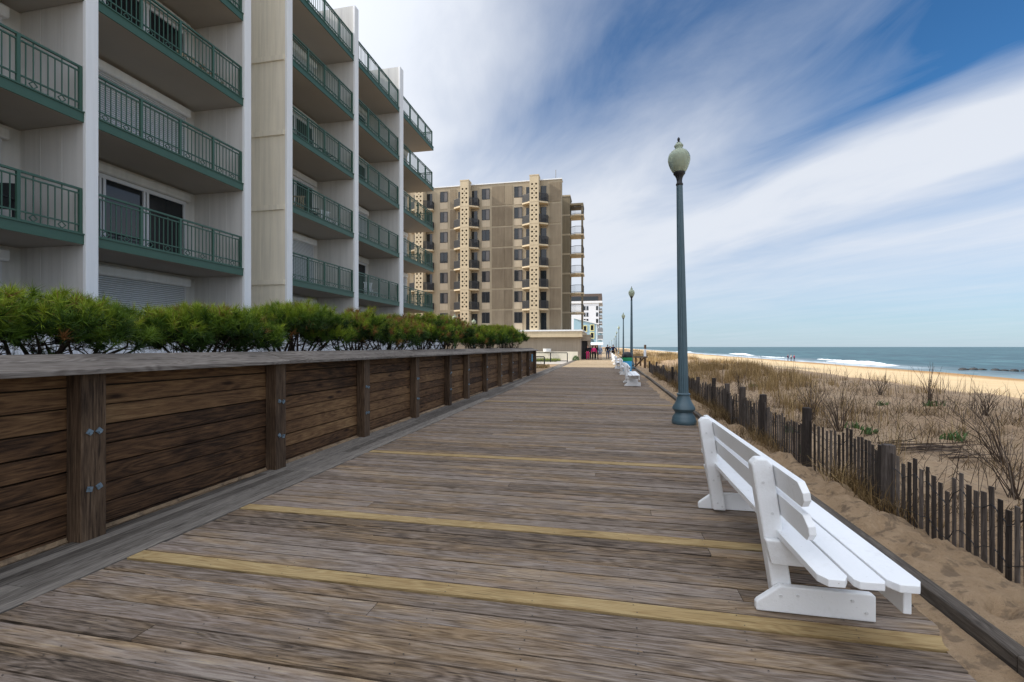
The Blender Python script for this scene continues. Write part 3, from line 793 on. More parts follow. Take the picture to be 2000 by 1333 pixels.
# balcony chairs
def chair(name, mat, slat):
    root = empty(name, (0,0,0))
    w, d = .52, .50
    for sx in (-1, 1):
        for sy in (-1, 1):
            m = MB(); m.box((sx*.24, sy*.22, .3 if sy > 0 else .21), (.035,.035,.6 if sy > 0 else .42)); m.build('leg', mat, root)
        m = MB(); m.box((sx*.26, 0, .62), (.05,.52,.03)); m.build('armrest', mat, root)
    m = MB()
    for k in range(5): m.box((0, -.2+k*.1, .42), (w, .08, .025))
    m.build('seat', mat, root)
    m = MB()
    if slat:
        for k in range(5): m.box((-.2+k*.1, .27, .70), (.05,.02,.56), (rad(-8),0,0))
        m.box((0, .30, .97), (.52,.03,.06))
    else:
        m.box((0, .27, .7), (.48,.02,.5), (rad(-8),0,0)); m.box((0,.305,.97),(.52,.03,.04))
    m.build('backrest', mat, root)
    return root
M['cdark'] = paint('dark_chair', (.02,.022,.025), .1, 5, .5, .3, 0)
M['ctan'] = paint('tan_wood_chair', (.36,.27,.18), .1, 5, .6, .3, 0)
M['cwhite'] = paint('white_chair', (.72,.74,.76), .05, 5, .5, .3, 0)
cp = {'d': chair('balcony_chair', M['cdark'], False), 't': chair('balcony_chair', M['ctan'], True), 'w': chair('balcony_chair', M['cwhite'], True)}
used = set()
for (kind, Y, k, rz, lb) in [
    ('t',12.05,3,1.2,'tan slatted chair on the balcony high beside the second white fin'),
    ('t',12.85,3,2.0,'tan chair tight against the second white fin on the high balcony'),
    ('d',7.3,1,.4,'dark chair on the balcony left of the nearest white fin'),
    ('d',17.6,3,.8,'dark upright chair on the balcony beside the beige panel, leftmost of three'),
    ('d',18.6,3,2.2,'dark low chair in the middle of the three-chair balcony'),
    ('d',19.5,3,1.6,'dark chair at the fin end of the three-chair balcony'),
    ('t',17.0,2,.3,'tan chair beside the beige panel, one balcony above the lowest closed ones'),
    ('d',18.0,2,2.4,'dark curved chair between tan and white chairs on a balcony'),
    ('w',19.35,2,1.2,'white slatted chair sharing a balcony with a dark one'),
    ('w',23.2,1,1.0,'white chair alone on the low balcony behind green railing'),
    ('d',22.0,3,1.5,'dark chair on the balcony between the last two fins')]:
    c = cp[kind] if kind not in used else copy_tree(cp[kind]); used.add(kind)
    c.location = (-12.65, Y, SL[k-1]+.2); c.rotation_euler = (0, 0, rz); tag(c, lb, 'chair', 'chairs on the balconies')

# ------------------------------------------------------------------ hotel tower
HY = 57.0
ht = empty('hotel_tower', (-15, 65, 0), 'tan concrete hotel tower with pierced screen columns and small dark balconies', 'building')
fl = [3.56+2.62*k for k in range(7)]
HT = 22.3
xr = -5.55; xl = -34.
m = MB(); m.bb(xl, -7.2, HY, HY+9, 0, HT-.12); m.bb(-7.2, xr, HY, HY+1.1, 0, HT-.12); m.build('wall', M['hband'], ht)
m = MB(); m.bb(xl-.1, -7.2, HY-.08, HY+9.1, HT-.12, HT); m.bb(-7.2, xr+.08, HY-.08, HY+1.2, HT-.12, HT); m.build('roof_edge', M['hwhite'], ht)
scr = [-24.0+.3, -17.6, -8.75]
wins = [-20.75, -15.15, -10.95]
# fluted panels: leave floor bands and window bays
m = MB()
cols = [(-14.35,-12.75),(-12.7,-11.7),(-7.0,-5.62),(-19.9,-19.1),(-29,-25.6),(-33.5,-29.1)]
for k, z in enumerate(fl):
    for (a, b) in cols:
        m = MB(); m.bb(a, b, HY-.05, HY, z+.18 if k else z, z+2.58); m.build('fluted_panel', M['flute'], ht)
    for xw in wins:
        m = MB(); m.bb(xw-.52, xw+.52, HY-.035, HY, z+.12, z+.98); m.build('spandrel', M['hspan'], ht)
for k, z in enumerate(fl):
    for xw in wins + [-27.3]:
        m = MB(); w, h = 1.02, 1.36; z0 = z+.99; 
        for (a, b, c, d) in ((xw-w/2, xw+w/2, z0, z0+.07),(xw-w/2, xw+w/2, z0+h-.07, z0+h),(xw-w/2, xw-w/2+.07, z0+.07, z0+h-.07),(xw+w/2-.07, xw+w/2, z0+.07, z0+h-.07),(xw-.05, xw+.02, z0+.07, z0+h-.07)):
            m.bb(a, b, HY-.06, HY, c, d)
        wo = m.build('window', M['hrail'], ht)
        p = MB(); p.bb(xw-w/2+.07, xw-.05, HY-.03, HY, z0+.07, z0+h-.07, mi=0); p.bb(xw+.02, xw+w/2-.07, HY-.025, HY, z0+.07, z0+h-.07, mi=1 if random.random() < .75 else 0)
        p.build('pane', [M['glass'], M['curtain']], wo)
m = MB(); m.tube([(-6.3,HY+.6,HT),(-6.3,HY+.6,HT+1.3)], .03, 5); m.build('antenna', M['hdark'], ht)
# pierced screens
def plate(m, x0, x1, z0, z1, yf, th, hole):
    """rectangle cell in plane Y, front at yf; hole radius or 0"""
    if not hole:
        m.add([(x0,yf,z0),(x1,yf,z0),(x1,yf,z1),(x0,yf,z1)], [(0,1,2,3)], .5); return
    cx, cz = (x0+x1)/2, (z0+z1)/2; n = 16
    ring = []; outr = []
    for k in range(n):
        w = 2*math.pi*(k+.5)/n; c, s = math.cos(w), math.sin(w)
        ring.append((cx+hole*c, cz+hole*s))
        sc = min((x1-x0)/2/abs(c), (z1-z0)/2/abs(s)); outr.append((cx+sc*c, cz+sc*s))
    cor = [(x1,z1),(x0,z1),(x0,z0),(x1,z0)]
    vs = [(a,yf,b) for a,b in outr] + [(a,yf,b) for a,b in ring] + [(a,yf+th,b) for a,b in ring] + [(a,yf,b) for a,b in cor]
    fs = []
    for k in range(n):
        j = (k+1) % n
        fs.append((k, j, n+j, n+k)); fs.append((n+k, n+j, 2*n+j, 2*n+k))
    # corner triangles
    for ci, (a, b) in enumerate(cor):
        best = None
        for k in range(n):
            j = (k+1) % n
            A, B = outr[k], outr[j]
            if (abs(A[0]-a) < 1e-6 or abs(A[1]-b) < 1e-6) and (abs(B[0]-a) < 1e-6 or abs(B[1]-b) < 1e-6) and abs(A[0]-B[0]) > 1e-6 and abs(A[1]-B[1]) > 1e-6:
                best = (k, j)
        if best: fs.append((best[0], 3*n+ci, best[1]))
    m.add(vs, fs, .5)
for si, xs_ in enumerate(scr):
    sm = MB(); yf = HY-1.25; w = 1.12
    cw = [.16,.30,.20,.30,.16]
    for k, z in enumerate(fl):
        zb, zt = z+.06, (z+2.62-.06 if k < 6 else HT+.1)
        rws = [.22]+[.30,.26]*3+[.30]; rem = (zt-zb) - sum(rws); rws.append(rem)
        zc_ = zb
        for ri, rh in enumerate(rws):
            xc_ = xs_-w/2
            for ci, c_ in enumerate(cw):
                hole = 0
                if 0 < ri < 8 and ri % 2 == 1 and ci in (1, 3): hole = .125
                if 0 < ri < 8 and ri % 2 == 0 and ci == 2: hole = .07
                plate(sm, xc_, xc_+c_, zc_, zc_+rh, yf, .16, hole); xc_ += c_
            zc_ += rh
        sm.bb(xs_-w/2-.02, xs_+w/2+.02, yf-.02, yf+.16, z-.06, z+.06)
    sm.bb(xs_-w/2, xs_-w/2+.1, yf+.002, HY-.3, 3.5, HT+.1); sm.bb(xs_+w/2-.1, xs_+w/2, yf+.002, HY-.3, 3.5, HT+.1)
    sm.bb(xs_-w/2-.03, xs_+w/2+.03, yf-.03, HY, HT+.1, HT+.22)
    sm.build('screen_column', M['hscreen'], ht)
    bk = MB(); bk.bb(xs_-w/2+.1, xs_+w/2-.1, yf+.5, yf+.55, 3.5, HT)
    bk.build('shaft_wall', M['hrail'], ht)
    for k, z in enumerate(fl):
        if k == 0: continue
        b = MB()
        poly = [(xs_-1.62, HY),(xs_-1.62, HY-.55),(xs_-.56, HY-1.2),(xs_+.56, HY-1.2),(xs_+1.62, HY-.55),(xs_+1.62, HY)]
        b.prism(poly, 'Z', z-.12, z+.06)
        # sloping underside lip
        bo = b.build('balcony', M['hscreen'], ht)
        for s in (-1, 1):
            r = MB()
            P1 = (xs_+s*1.58, HY-.02); P2 = (xs_+s*1.58, HY-.54); P3 = (xs_+s*.6, HY-1.14)
            for A, B in ((P1,P2),(P2,P3)):
                L = math.hypot(B[0]-A[0], B[1]-A[1]); ang = math.atan2(B[1]-A[1], B[0]-A[0]); cx, cy2 = (A[0]+B[0])/2, (A[1]+B[1])/2
                for zz in (z+.14, z+1.02): r.box((cx, cy2, zz), (L,.05,.05), (0,0,ang), r=.5)
                nb = max(2, int(L/.065))
                for j in range(nb+1):
                    r.box((A[0]+(B[0]-A[0])*j/nb, A[1]+(B[1]-A[1])*j/nb, z+.58), (.034,.034,.86), (0,0,ang), r=.5)
            r.build('railing', M['hrail'], bo)
    for k, z in enumerate(fl):
        for s in (-1, 1):
            d = MB(); d.bb(xs_+s*.62, xs_+s*(1.35 if s > 0 else 1.2), HY-.03, HY+.0, z+.10, z+2.2); d.build('balcony_door', M['glass'], ht)
# east wing with end balconies
wy = 62.6; ex = -4.95; WT = 22.0
m = MB(); m.bb(-7.5, ex, wy, wy+2.6, 3.5, WT-.2); 
m.build('side_wall', M['hdark'], ht)
for z in fl[1:]:
    m = MB(); m.bb(-7.5, ex+.03, wy-.03, wy, z-.12, z+.12); m.build('side_band', M['hband'], ht)
m = MB(); m.bb(-7.5, ex+.06, wy-.06, wy+2.7, WT-.2, WT); m.build('side_roof', M['hband'], ht)
ox = -3.32
for px_, py_ in ((ox, wy+.15),):
    m = MB(); m.bb(px_-.13, px_+.13, py_-.12, py_+.12, 3.5, 20.6); m.build('balcony_post', M['hdark'], ht)
m = MB(); m.bb(ex, ox+.14, wy+.02, wy+2.6, 20.6, 20.85); m.build('balcony_beam', M['hdark'], ht)
for k, z in enumerate(fl[1:]):
    b = MB(); b.prism([(ex, wy+.3),(-4.2, wy-.25),(ox+.2, wy-.05),(ox+.2, wy+2.3),(ex, wy+2.3)], 'Z', z-.16, z+.05); bo = b.build('balcony', M['hscreen'], ht)
    r = MB(); pp = [(ex+.03, wy+.32),(-4.2, wy-.2),(ox+.12, wy+.0),(ox+.12, wy+2.2)]
    for A, B in zip(pp[:-1], pp[1:]):
        L = math.hypot(B[0]-A[0], B[1]-A[1]); ang = math.atan2(B[1]-A[1], B[0]-A[0]); cx, cy2 = (A[0]+B[0])/2, (A[1]+B[1])/2
        for zz in (z+.15, z+1.05): r.box((cx, cy2, zz), (L,.05,.05), (0,0,ang), r=.5)
        nb = max(2, int(L/.14))
        for j in range(nb+1): r.box((A[0]+(B[0]-A[0])*j/nb, A[1]+(B[1]-A[1])*j/nb, z+.6), (.022,.022,.88), (0,0,ang), r=.5)
    r.build('railing', M['hrail'], bo)
# podium
m = MB(); m.bb(-22, -3.15, 56.0, 68, 0, 3.0); m.build('podium', M['hbrown'], ht)
m = MB(); m.bb(-22, -2.95, 55.35, 68, 2.72, 3.42); m.build('fascia', M['hscreen'], ht)
m = MB(); m.bb(-22.1, -2.88, 55.25, 68.1, 3.42, 3.6); m.build('roof_cap', M['hwhite'], ht)
m = MB(); m.bb(-3.15, -2.05, 58.2, 60.2, 2.3, 2.95); m.bb(-3.15,-2.0, 58.15, 60.25, 2.95, 3.08); m.bb(-2.45,-2.1, 58.3, 60.0, 0, 2.3); m.build('porch', M['hbrown'], ht)
m = MB(); m.bb(-3.15,-2.45, 58.9, 59.0, .02, 2.3); m.build('doorway', M['hrail'], ht)
lw = MB(); lw.bb(-18, -3.4, 54.6, 54.95, -.1, .98); tag(lw.build('garden_wall', M['hcream'], origin=(-10,54.8,0), bevel=.02), 'low cream garden wall in front of the hotel podium', 'wall')
x_, y_ = at_d(1070.5, 56.0)
pm = MB(); pm.lathe([(.44,0),(.46,.08),(.47,.28),(.50,.30),(.50,.36)], 24, (x_, 54.78, .98)); tag(pm.build('round_planter', M['hwhite'], origin=(x_, 54.78, .98), smooth=True), 'round white bowl on top of the cream garden wall', 'planter')
# black metal railings in the strip
def rail(x0, x1, y, z1, label, panels):
    r = empty('metal_railing', ((x0+x1)/2, y, 0), label, 'railing', 'black railings by the hotel')
    for i in range(panels+1):
        x = x0+(x1-x0)*i/panels; m = MB(); m.bb(x-.045, x+.045, y-.045, y+.045, -.1, z1); m.build('post', M['dark'], r)
    m = MB(); m.bb(x0, x1, y-.035, y+.035, z1, z1+.08); m.bb(x0, x1, y-.03, y+.03, .10, .17)
    n = int((x1-x0)/.11)
    for j in range(1, n): m.bb(x0+j*.11-.007, x0+j*.11+.007, y-.007, y+.007, .17, z1)
    m.build('rail_panel', M['dark'], r)
x0, _ = at_d(1050, 47.5); x1, _ = at_d(1109.5, 47.5); y_ = 46.8
rail(x0-2, x1, y_, .92, 'longer black metal railing in front of the cream garden wall', 3)
x1b, _ = at_d(1064, 37.5); rail(x1b-2.4, x1b, 37.0, .72, 'shorter black railing just past the end of the timber wall', 2)

# ------------------------------------------------------------------ distant buildings
D2 = 200
x1, y1 = at_d(1176, D2); X0, _ = at_d(1105, D2)
hr = empty('white_highrise', (x1-7, y1+8, 0), 'distant white high-rise with dark brown penthouse', 'building')
ppm = D2/F
def zz(py, d): return EYE + (HZ-py)*d/F
m = MB(); m.bb(X0, x1-1.4, y1, y1+18, 0, zz(592, D2)); m.build('wall', M['pwhite'], hr)
m = MB(); m.bb(X0, x1+.1, y1-.4, y1+18.2, zz(592,D2), zz(588,D2)); m.build('cornice', M['hwhite'], hr)
m = MB(); m.bb(X0, x1-.1, y1+.3, y1+18, zz(588,D2), zz(573.5,D2)); m.build('penthouse', M['pbrown'], hr)
m = MB(); m.bb(X0, x1-1.8, y1+.2, y1+.3, zz(587,D2), zz(579,D2)); m.build('penthouse_window', M['glass'], hr)
for py in (602, 614.5, 627, 639, 651):
    for px in (1141.5, 1147, 1166):
        xw, _ = at_d(px, D2); m = MB(); m.bb(xw-.42, xw+.42, y1-.06, y1+.02, zz(py+4, D2), zz(py-4, D2)); m.build('window', M['glass'], hr)
for py in (607, 619.5, 632, 644.5, 657):
    m = MB(); m.bb(x1-1.4, x1, y1+.1, y1+16, zz(py+.6, D2), zz(py-.2, D2)); bo = m.build('balcony', M['pwhite'], hr)
    r = MB(); r.bb(x1-1.35, x1-.05, y1+.12, y1+.2, zz(py-.2, D2), zz(py-4.6, D2)); r.bb(x1-.1, x1-.04, y1+.22, y1+16, zz(py-.2, D2), zz(py-4.6, D2)); r.build('railing', M['pgrey'], bo)
m = MB(); m.bb(x1-1.35, x1-1.3, y1+.5, y1+15, 0, zz(595, D2)); m.build('balcony_back', M['pgrey'], hr)
D3 = 115
x1, y1 = at_d(1166, D3); x0, _ = at_d(1120, D3)
bh = empty('blue_house', (x1-3, y1+5, 0), 'pale blue clapboard house with yellow framed windows', 'building')
m = MB(); m.prism([(x0,0),(x1,0),(x1,zz(634,D3)),(x0,zz(622,D3))], 'Y', y1, y1+10); m.build('wall', M['bluewall'], bh)
m = MB(); m.prism([(x0,zz(622,D3)),(x1+.3,zz(634.3,D3)),(x1+.3,zz(632.6,D3)),(x0,zz(620,D3))], 'Y', y1-.3, y1+10.2); m.build('roof', M['hwhite'], bh)
m = MB(); m.bb(x1-.12, x1+.06, y1-.05, y1+.1, 0, zz(634.4,D3)); m.build('corner_board', M['hwhite'], bh)
for (px, py) in ((1156.5,640.5),(1156.5,655.5),(1142.5,642)):
    xw, _ = at_d(px, D3); zc2 = zz(py, D3)
    m = MB()
    for (a, b, c, d) in ((-.52,.52,.62,.8),(-.52,.52,-.8,-.62),(-.52,-.34,-.62,.62),(.34,.52,-.62,.62)): m.bb(xw+a, xw+b, y1-.1, y1, zc2+c, zc2+d)
    wo = m.build('window', M['yellow'], bh); m = MB(); m.bb(xw-.34, xw+.34, y1-.04, y1, zc2-.62, zc2+.62); m.build('pane', M['glass'], wo)
xw, _ = at_d(1149.5, D3)
for (zc2, ws) in ((zz(663.2, D3), (.16,.12,.2,.1,.14)), (zz(666.4, D3), (.12,.18,.14,.12,.2,.16))):
    m = MB(); xc_ = xw
    for w_ in ws: m.bb(xc_, xc_+w_, y1-.06, y1-.003, zc2-.13, zc2+.13); xc_ += w_+.07
    m.build('lettering', M['dark'], bh)
# shop canopy below and dark balcony house
D4 = 105
x0, y0 = at_d(1143, D4); x1, _ = at_d(1178, D4)
sh = empty('shop_front', ((x0+x1)/2, y0, 0), 'low shop with white awning behind the walkers', 'shop')
m = MB(); m.prism([(y0-2.2, zz(673,D4)),(y0, zz(669.5,D4)),(y0, zz(670.5,D4)-.05),(y0-2.2, zz(674.6,D4))], 'X', x0, x1); m.build('awning', M['hwhite'], sh)
m = MB(); m.bb(x0, x1-1.2, y0, y0+5, 0, zz(672,D4)); m.build('wall', M['hbrown'], sh)
for k in range(3):
    xa = x0+.3+k*.95; m = MB(); m.bb(xa, xa+.75, y0-.05, y0+.02, .4, 1.9); m.build('shop_window', M['glass'], sh)
D5 = 150
x0, y0 = at_d(1167, D5); x1, _ = at_d(1177.5, D5)
gb = empty('grey_balcony_house', ((x0+x1)/2, y0+3, 0), 'narrow grey house with stacked dark balconies beside the blue house', 'building')
m = MB(); m.bb(x0-1.5, x1-.5, y0+.6, y0+9, 0, zz(641,D5)); m.build('wall', M['bluewall'], gb)
for py in (650.5, 664):
    m = MB(); m.bb(x0, x1, y0-.5, y0+8, zz(py,D5), zz(py-1.4,D5)); bo = m.build('balcony', M['hwhite'], gb)
    m = MB(); m.bb(x0+.05, x1-.05, y0-.45, y0-.35, zz(py-1.4,D5), zz(py-9,D5)); m.bb(x1-.12, x1-.05, y0-.33, y0+7.8, zz(py-1.4,D5), zz(py-9,D5)); m.build('railing', M['pgrey'], bo)

# ------------------------------------------------------------------ street lamps
def lamp(lean=0.):
    root = empty('street_lamp', (0,0,0))
    m = MB(); m.lathe([(.225,0),(.236,.02),(.236,.085),(.225,.10),(.222,.135),(.213,.15),(.205,.17),(.178,.20),(.17,.235),(.205,.275),(.222,.305),(.215,.34),(.18,.40),(.14,.48),(.118,.555),(.118,.575),(.13,.585),(.13,.605),(.112,.62)], 32, lean=lean)
    m.build('base', M['lamp'], root, smooth=True)
    m = MB(); m.lathe([(.098,.60),(.098,.66),(.088,2.2),(.074,3.6),(.061,4.82)], 32, flute=(.63, 4.0, .90), lean=lean); m.build('pole', M['lamp'], root)
    m = MB(); m.lathe([(.06,4.80),(.070,4.825),(.070,4.845),(.058,4.86),(.052,4.90),(.062,4.96),(.085,5.01),(.115,5.045),(.117,5.075)], 24, lean=lean); m.build('fitter', M['dark'], root, smooth=True)
    m = MB(); m.lathe([(.108,5.07),(.135,5.10),(.168,5.16),(.198,5.24),(.215,5.31),(.214,5.38),(.195,5.44),(.155,5.495),(.10,5.535),(.072,5.55),(.070,5.575),(.088,5.60),(.088,5.62),(.072,5.64),(.052,5.67)], 40, lean=lean); g = m.build('globe', M['globe'], root, smooth=True)
    m = MB(); m.lathe([(.085,5.08),(.085,5.13),(.06,5.14),(.06,5.18),(.095,5.19),(.10,5.42),(.06,5.45)], 20, lean=lean); m.build('refractor', M['refractor'], g)
    m = MB(); m.lathe([(.045,5.665),(.04,5.685),(.018,5.70),(.018,5.715),(.027,5.73),(.026,5.76),(.012,5.785),(.002,5.79)], 16, lean=lean); m.build('finial', M['dark'], root, smooth=True)
    return root
L0 = lamp(-.018)
lx, ly = at_d(1336, 9.35)
L0.location = (lx, ly, 0); tag(L0, 'tall blue-grey fluted street lamp standing nearest, just past the white bench', 'street lamp', 'street lamps along the boardwalk')
L1 = lamp(0)
names = ['street lamp second along the kerb, behind the litter bin','street lamp third along the kerb, left of the litter bin lamp','street lamp fourth along the kerb, slim against pale sky','street lamp fifth along the kerb, seen over the far benches','street lamp sixth along the kerb, near the row\'s thin far end','street lamp seventh along the kerb, a thin far pole','street lamp eighth along the kerb, tiny beyond the walkers','last tiny street lamp at the vanishing end of the row']
for i, (px, top) in enumerate(((1233.5,560),(1217.5,611),(1208.5,636),(1204.5,647),(1202,655),(1199.5,660.5),(1194.5,664),(1190,667.5))):
    d = 4.23*F/(HZ-top)
    c = L1 if i == 0 else copy_tree(L1)
    c.location = (*at_d(px, d), 0); tag(c, names[i], 'street lamp', 'street lamps along the boardwalk')
for (px, d, ty, lb) in ((888,41,613,'white globe lamp peeking over the pines, left of the pair'),(925.5,44,622,'white globe lamp peeking over the pines beside the pierced column')):
    c = copy_tree(L1); c.location = (*at_d(px, d), 0); s = (EYE+(HZ-ty)*d/F)/5.79; c.scale = (1, 1, s); tag(c, lb, 'street lamp', 'globe lamps behind the pines')

# ------------------------------------------------------------------ benches
def bench():
    root = empty('park_bench', (0,0,0))     # origin: mid-length, rear foot end at x=0; y runs along the bench
    W_ = M['white']
    for s, yl in ((-1, -.81), (1, .81)):
        # leaning post
        m = MB(); pts = [(.30,.03),(.225,.03),(.07,.80),(.005,.80)]
        m.prism([(.115,.02),(.225,.02),(.105,.845),(.075,.88),(.02,.88),(-.012,.845)], 'Y', yl-.045, yl+.045)
        p = m.build('back_post', W_, root, bevel=.012, segs=3)
        b = MB()
        for (bx_, bz) in ((.115,.30),(.155,.34),(.15,.09),(.19,.06),(.10,.56),(.05,.74)):
            b.tube([(bx_, yl-.046*1, bz),(bx_, yl-.051, bz)], .009, 8)
        b.build('screws', M['screw'], p)
        y0, y1 = (yl-.092, yl-.047) if s < 0 else (yl+.047, yl+.092)
        m = MB(); m.prism([(0,.0),(.62,.0),(.62,.145),(.60,.155),(.13,.155),(.01,.06),(0,.045)], 'Y', y0, y1)
        f = m.build('foot', W_, root, bevel=.008)
        b = MB()
        for (bx_, bz) in ((.13,.10),(.22,.11),(.50,.11),(.57,.05)):
            yy_ = y0-.001 if s < 0 else y1+.001
            b.tube([(bx_, yy_, bz),(bx_, yy_+(-.005 if s < 0 else .005), bz)], .009, 8)
        b.build('screws', M['screw'], f)
        m = MB(); m.prism([(.085,.275),(.44,.275),(.555,.31),(.555,.405),(.05,.418),(.055,.39)], 'Y', y0, y1); m.build('seat_arm', W_, root, bevel=.008)
    L = 1.44
    def plank(name, x0, x1, z0, th, tilt, ch):
        m = MB(); w = x1-x0
        poly = [(0,-L+ch),(ch*.6,-L),(w-ch*.6,-L),(w,-L+ch),(w,L-ch),(w-ch*.6,L),(ch*.6,L),(0,L-ch)]
        vs = []
        m.prism(poly, 'Z', 0, th)
        ct, st = math.cos(tilt), math.sin(tilt)
        m.v = [(x0 + p[0]*ct - p[2]*st, p[1], z0 + p[0]*st + p[2]*ct) for p in m.v]
        m.build(name, W_, root, bevel=.0035)
    plank('seat_plank', .125, .255, .425, .037, rad(1), .05)
    plank('seat_plank', .27, .40, .427, .037, rad(1), .025)
    plank('seat_plank', .415, .555, .429, .037, rad(1), .05)
    # back planks on the seaward side of the posts, following their lean (about 8 deg)
    lean = math.atan2(.12, .82)
    for zb in (.545, .715):
        m = MB(); h = .132; th = .037; ch = .05; L = 1.25
        poly = [(-L, ch*.9),(-L+ch,0),(L-ch,0),(L,ch*.9),(L,h-ch*.9),(L-ch,h),(-L+ch,h),(-L,h-ch*.9)]
        m.prism(poly, 'X', 0, th)
        xb = .225 - (zb-.02)*(.12/.825) + .004
        ct, st = math.cos(lean), math.sin(lean)
        m.v = [(xb + p[0]*ct - p[2]*st, p[1], zb + p[0]*st + p[2]*ct) for p in m.v]
        m.build('back_plank', W_, root, bevel=.0035)
    L = 1.44
    m = MB(); m.bb(.512, .548, -L+.10, L-.10, .285, .423); m.build('apron', W_, root, bevel=.005)
    return root
B0 = bench(); bx0 = .855
B0.location = (bx0, 3.855, .004); tag(B0, 'white wooden slatted bench nearest, facing the sea', 'bench', 'white benches along the kerb')
bl = [(19.75,.66,'white bench standing alone on the dark planks past the nearest lamp'),(27.2,.66,'white bench just in front of the blue and green litter bin'),(34.6,.5,'white bench directly beyond the litter bin'),(41.5,.45,'small white bench farther along, second beyond the litter bin'),(50,.4,'tiny white bench third beyond the litter bin'),(60,.35,'faint far white bench beside the walking couple')]
for (y, x, lb) in bl:
    c = copy_tree(B0); c.location = (x, y, .004); tag(c, lb, 'bench', 'white benches along the kerb')
# litter bin
bx_, by_ = 1.22, 30.2
M['bingreen'] = paint('green_bin_band', (.03,.33,.13), .05, 3, .5, .3, 0); M['binblue'] = paint('blue_bin_wrap', (.07,.42,.72), .05, 3, .5, .3, 0)
lb = empty('litter_bin', (bx_, by_, 0), 'litter bin with black lid, green band and blue wrap behind the benches', 'litter bin')
m = MB(); m.lathe([(.24,0),(.27,.03),(.29,.5),(.295,.66)], 24, (bx_,by_,0)); m.build('bin_body', M['binblue'], lb, smooth=True)
m = MB(); m.lathe([(.30,.66),(.31,.68),(.315,.86),(.30,.88)], 24, (bx_,by_,0)); m.build('bin_band', M['bingreen'], lb, smooth=True)
m = MB(); m.lathe([(.30,.88),(.325,.90),(.33,.95),(.32,1.06),(.27,1.16),(.16,1.22),(.04,1.24)], 24, (bx_,by_,0)); m.build('lid', M['dark'], lb, smooth=True)

# ------------------------------------------------------------------ sand fence
fp = [(2.66,1.6),(2.62,3.1),(2.56,4.95),(2.44,6.42),(2.33,7.72),(2.34,8.9),(2.40,10.2),(2.46,11.8),(2.5,13.8),(2.5,16.2),(2.48,18.8),(2.46,21.6),(2.44,24.8),(2.42,28.2)]
def gz1(x, y): return float(sand_z(np.array([x]), np.array([y]))[0])
sf = empty('sand_fence', (2.5, 8, 0), 'weathered grey slatted sand fence wired between short posts along the dune', 'fence')
for i, (x, y) in enumerate(fp):
    z = gz1(x, y); m = MB(); lean = random.uniform(-.04,.04)
    m.prism([(-.042,-.04),(.042,-.043),(.046,.04),(-.04,.042)], 'Z', -.3, .70+random.uniform(-.03,.05))
    if i in (2, 4): m.prism([(-.035,.05),(.04,.05),(.04,.115),(-.035,.115)], 'Z', -.3, .66)
    m.v = [(x+p[0]+lean*p[2], y+p[1]+lean*p[2]*.5, z+p[2]) for p in m.v]
    m.build('post', M['picket'], sf, bevel=.008)
for i in range(len(fp)-1):
    A, B = Vector(fp[i]), Vector(fp[i+1]); L = (B-A).length; n = max(3, int(L/.068)); ang = math.atan2(B.y-A.y, B.x-A.x)
    m = MB(); wr = []
    sag = random.uniform(.02,.08); ln = random.uniform(-.06,.10)
    for j in range(1, n):
        u = j/n; p = A.lerp(B, u); z = gz1(p.x, p.y); tl = random.uniform(-.05,.05)
        h = .60 - sag*math.sin(u*math.pi) + random.uniform(-.06,.03)
        off = math.sin(u*math.pi)*ln
        m.box((p.x+off, p.y, z-.1+(h+.1)/2), (random.uniform(.033,.041), .009, h+.1), (tl*.6, tl, ang+random.uniform(-.10,.10)))
        wr.append((p.x+off, p.y, z, h))
    m.build('slat_panel', M['picket'], sf)
    w = MB()
    for fr_ in (.22, .78):
        for s in (-1, 1):
            w.tube([(q_[0]+s*.007*(1 if j % 2 else -1), q_[1], q_[2]+q_[3]*fr_) for j, q_ in enumerate(wr)], .0032, 4, cap=False)
    w.build('wire', M['dark'], sf)

# ------------------------------------------------------------------ dune grass and plants
def blades(P, H, lean, W, rn, az=None, curve=1.0):
    n = len(P)
    if az is None: az = RS.uniform(0, 2*np.pi, n)
    d = np.stack([np.cos(az), np.sin(az), np.zeros(n)], 1); s = np.stack([-np.sin(az), np.cos(az), np.zeros(n)], 1)
    tw = RS.uniform(0, np.pi, n); s2 = s*np.cos(tw)[:, None] + d*np.sin(tw)[:, None]
    H = H[:, None]; l = lean[:, None]; w = W[:, None]/2 if hasattr(W, '__len__') else W/2
    up = np.array([0, 0, 1.])
    p1 = P + d*(l*H*.35) + up*H*(.58 - .04*l); p2 = P + d*(l*H*(1.0)*curve) + up*H*np.clip(1-.35*l*l, .12, 1)
    V = np.stack([P-s2*w, P+s2*w, p1-s2*w*.75, p1+s2*w*.75, p2], 1).reshape(-1, 3)
    b = np.arange(n)[:, None]*5
    L = (b + np.array([[0,1,3,2,2,3,4]])).ravel()
    C = np.tile([4, 3], n); return V, C, L, np.repeat(rn, 2)
def veg(name, sets, mat):
    VV, CC, LL, RR = [], [], [], []; b = 0
    for V, C, L, R in sets: VV.append(V); CC.append(C); LL.append(L+b); RR.append(R); b += len(V)
    return fast(name, np.concatenate(VV), np.concatenate(CC), np.concatenate(LL), np.clip(np.concatenate(RR),0,1), mat)
sets = []
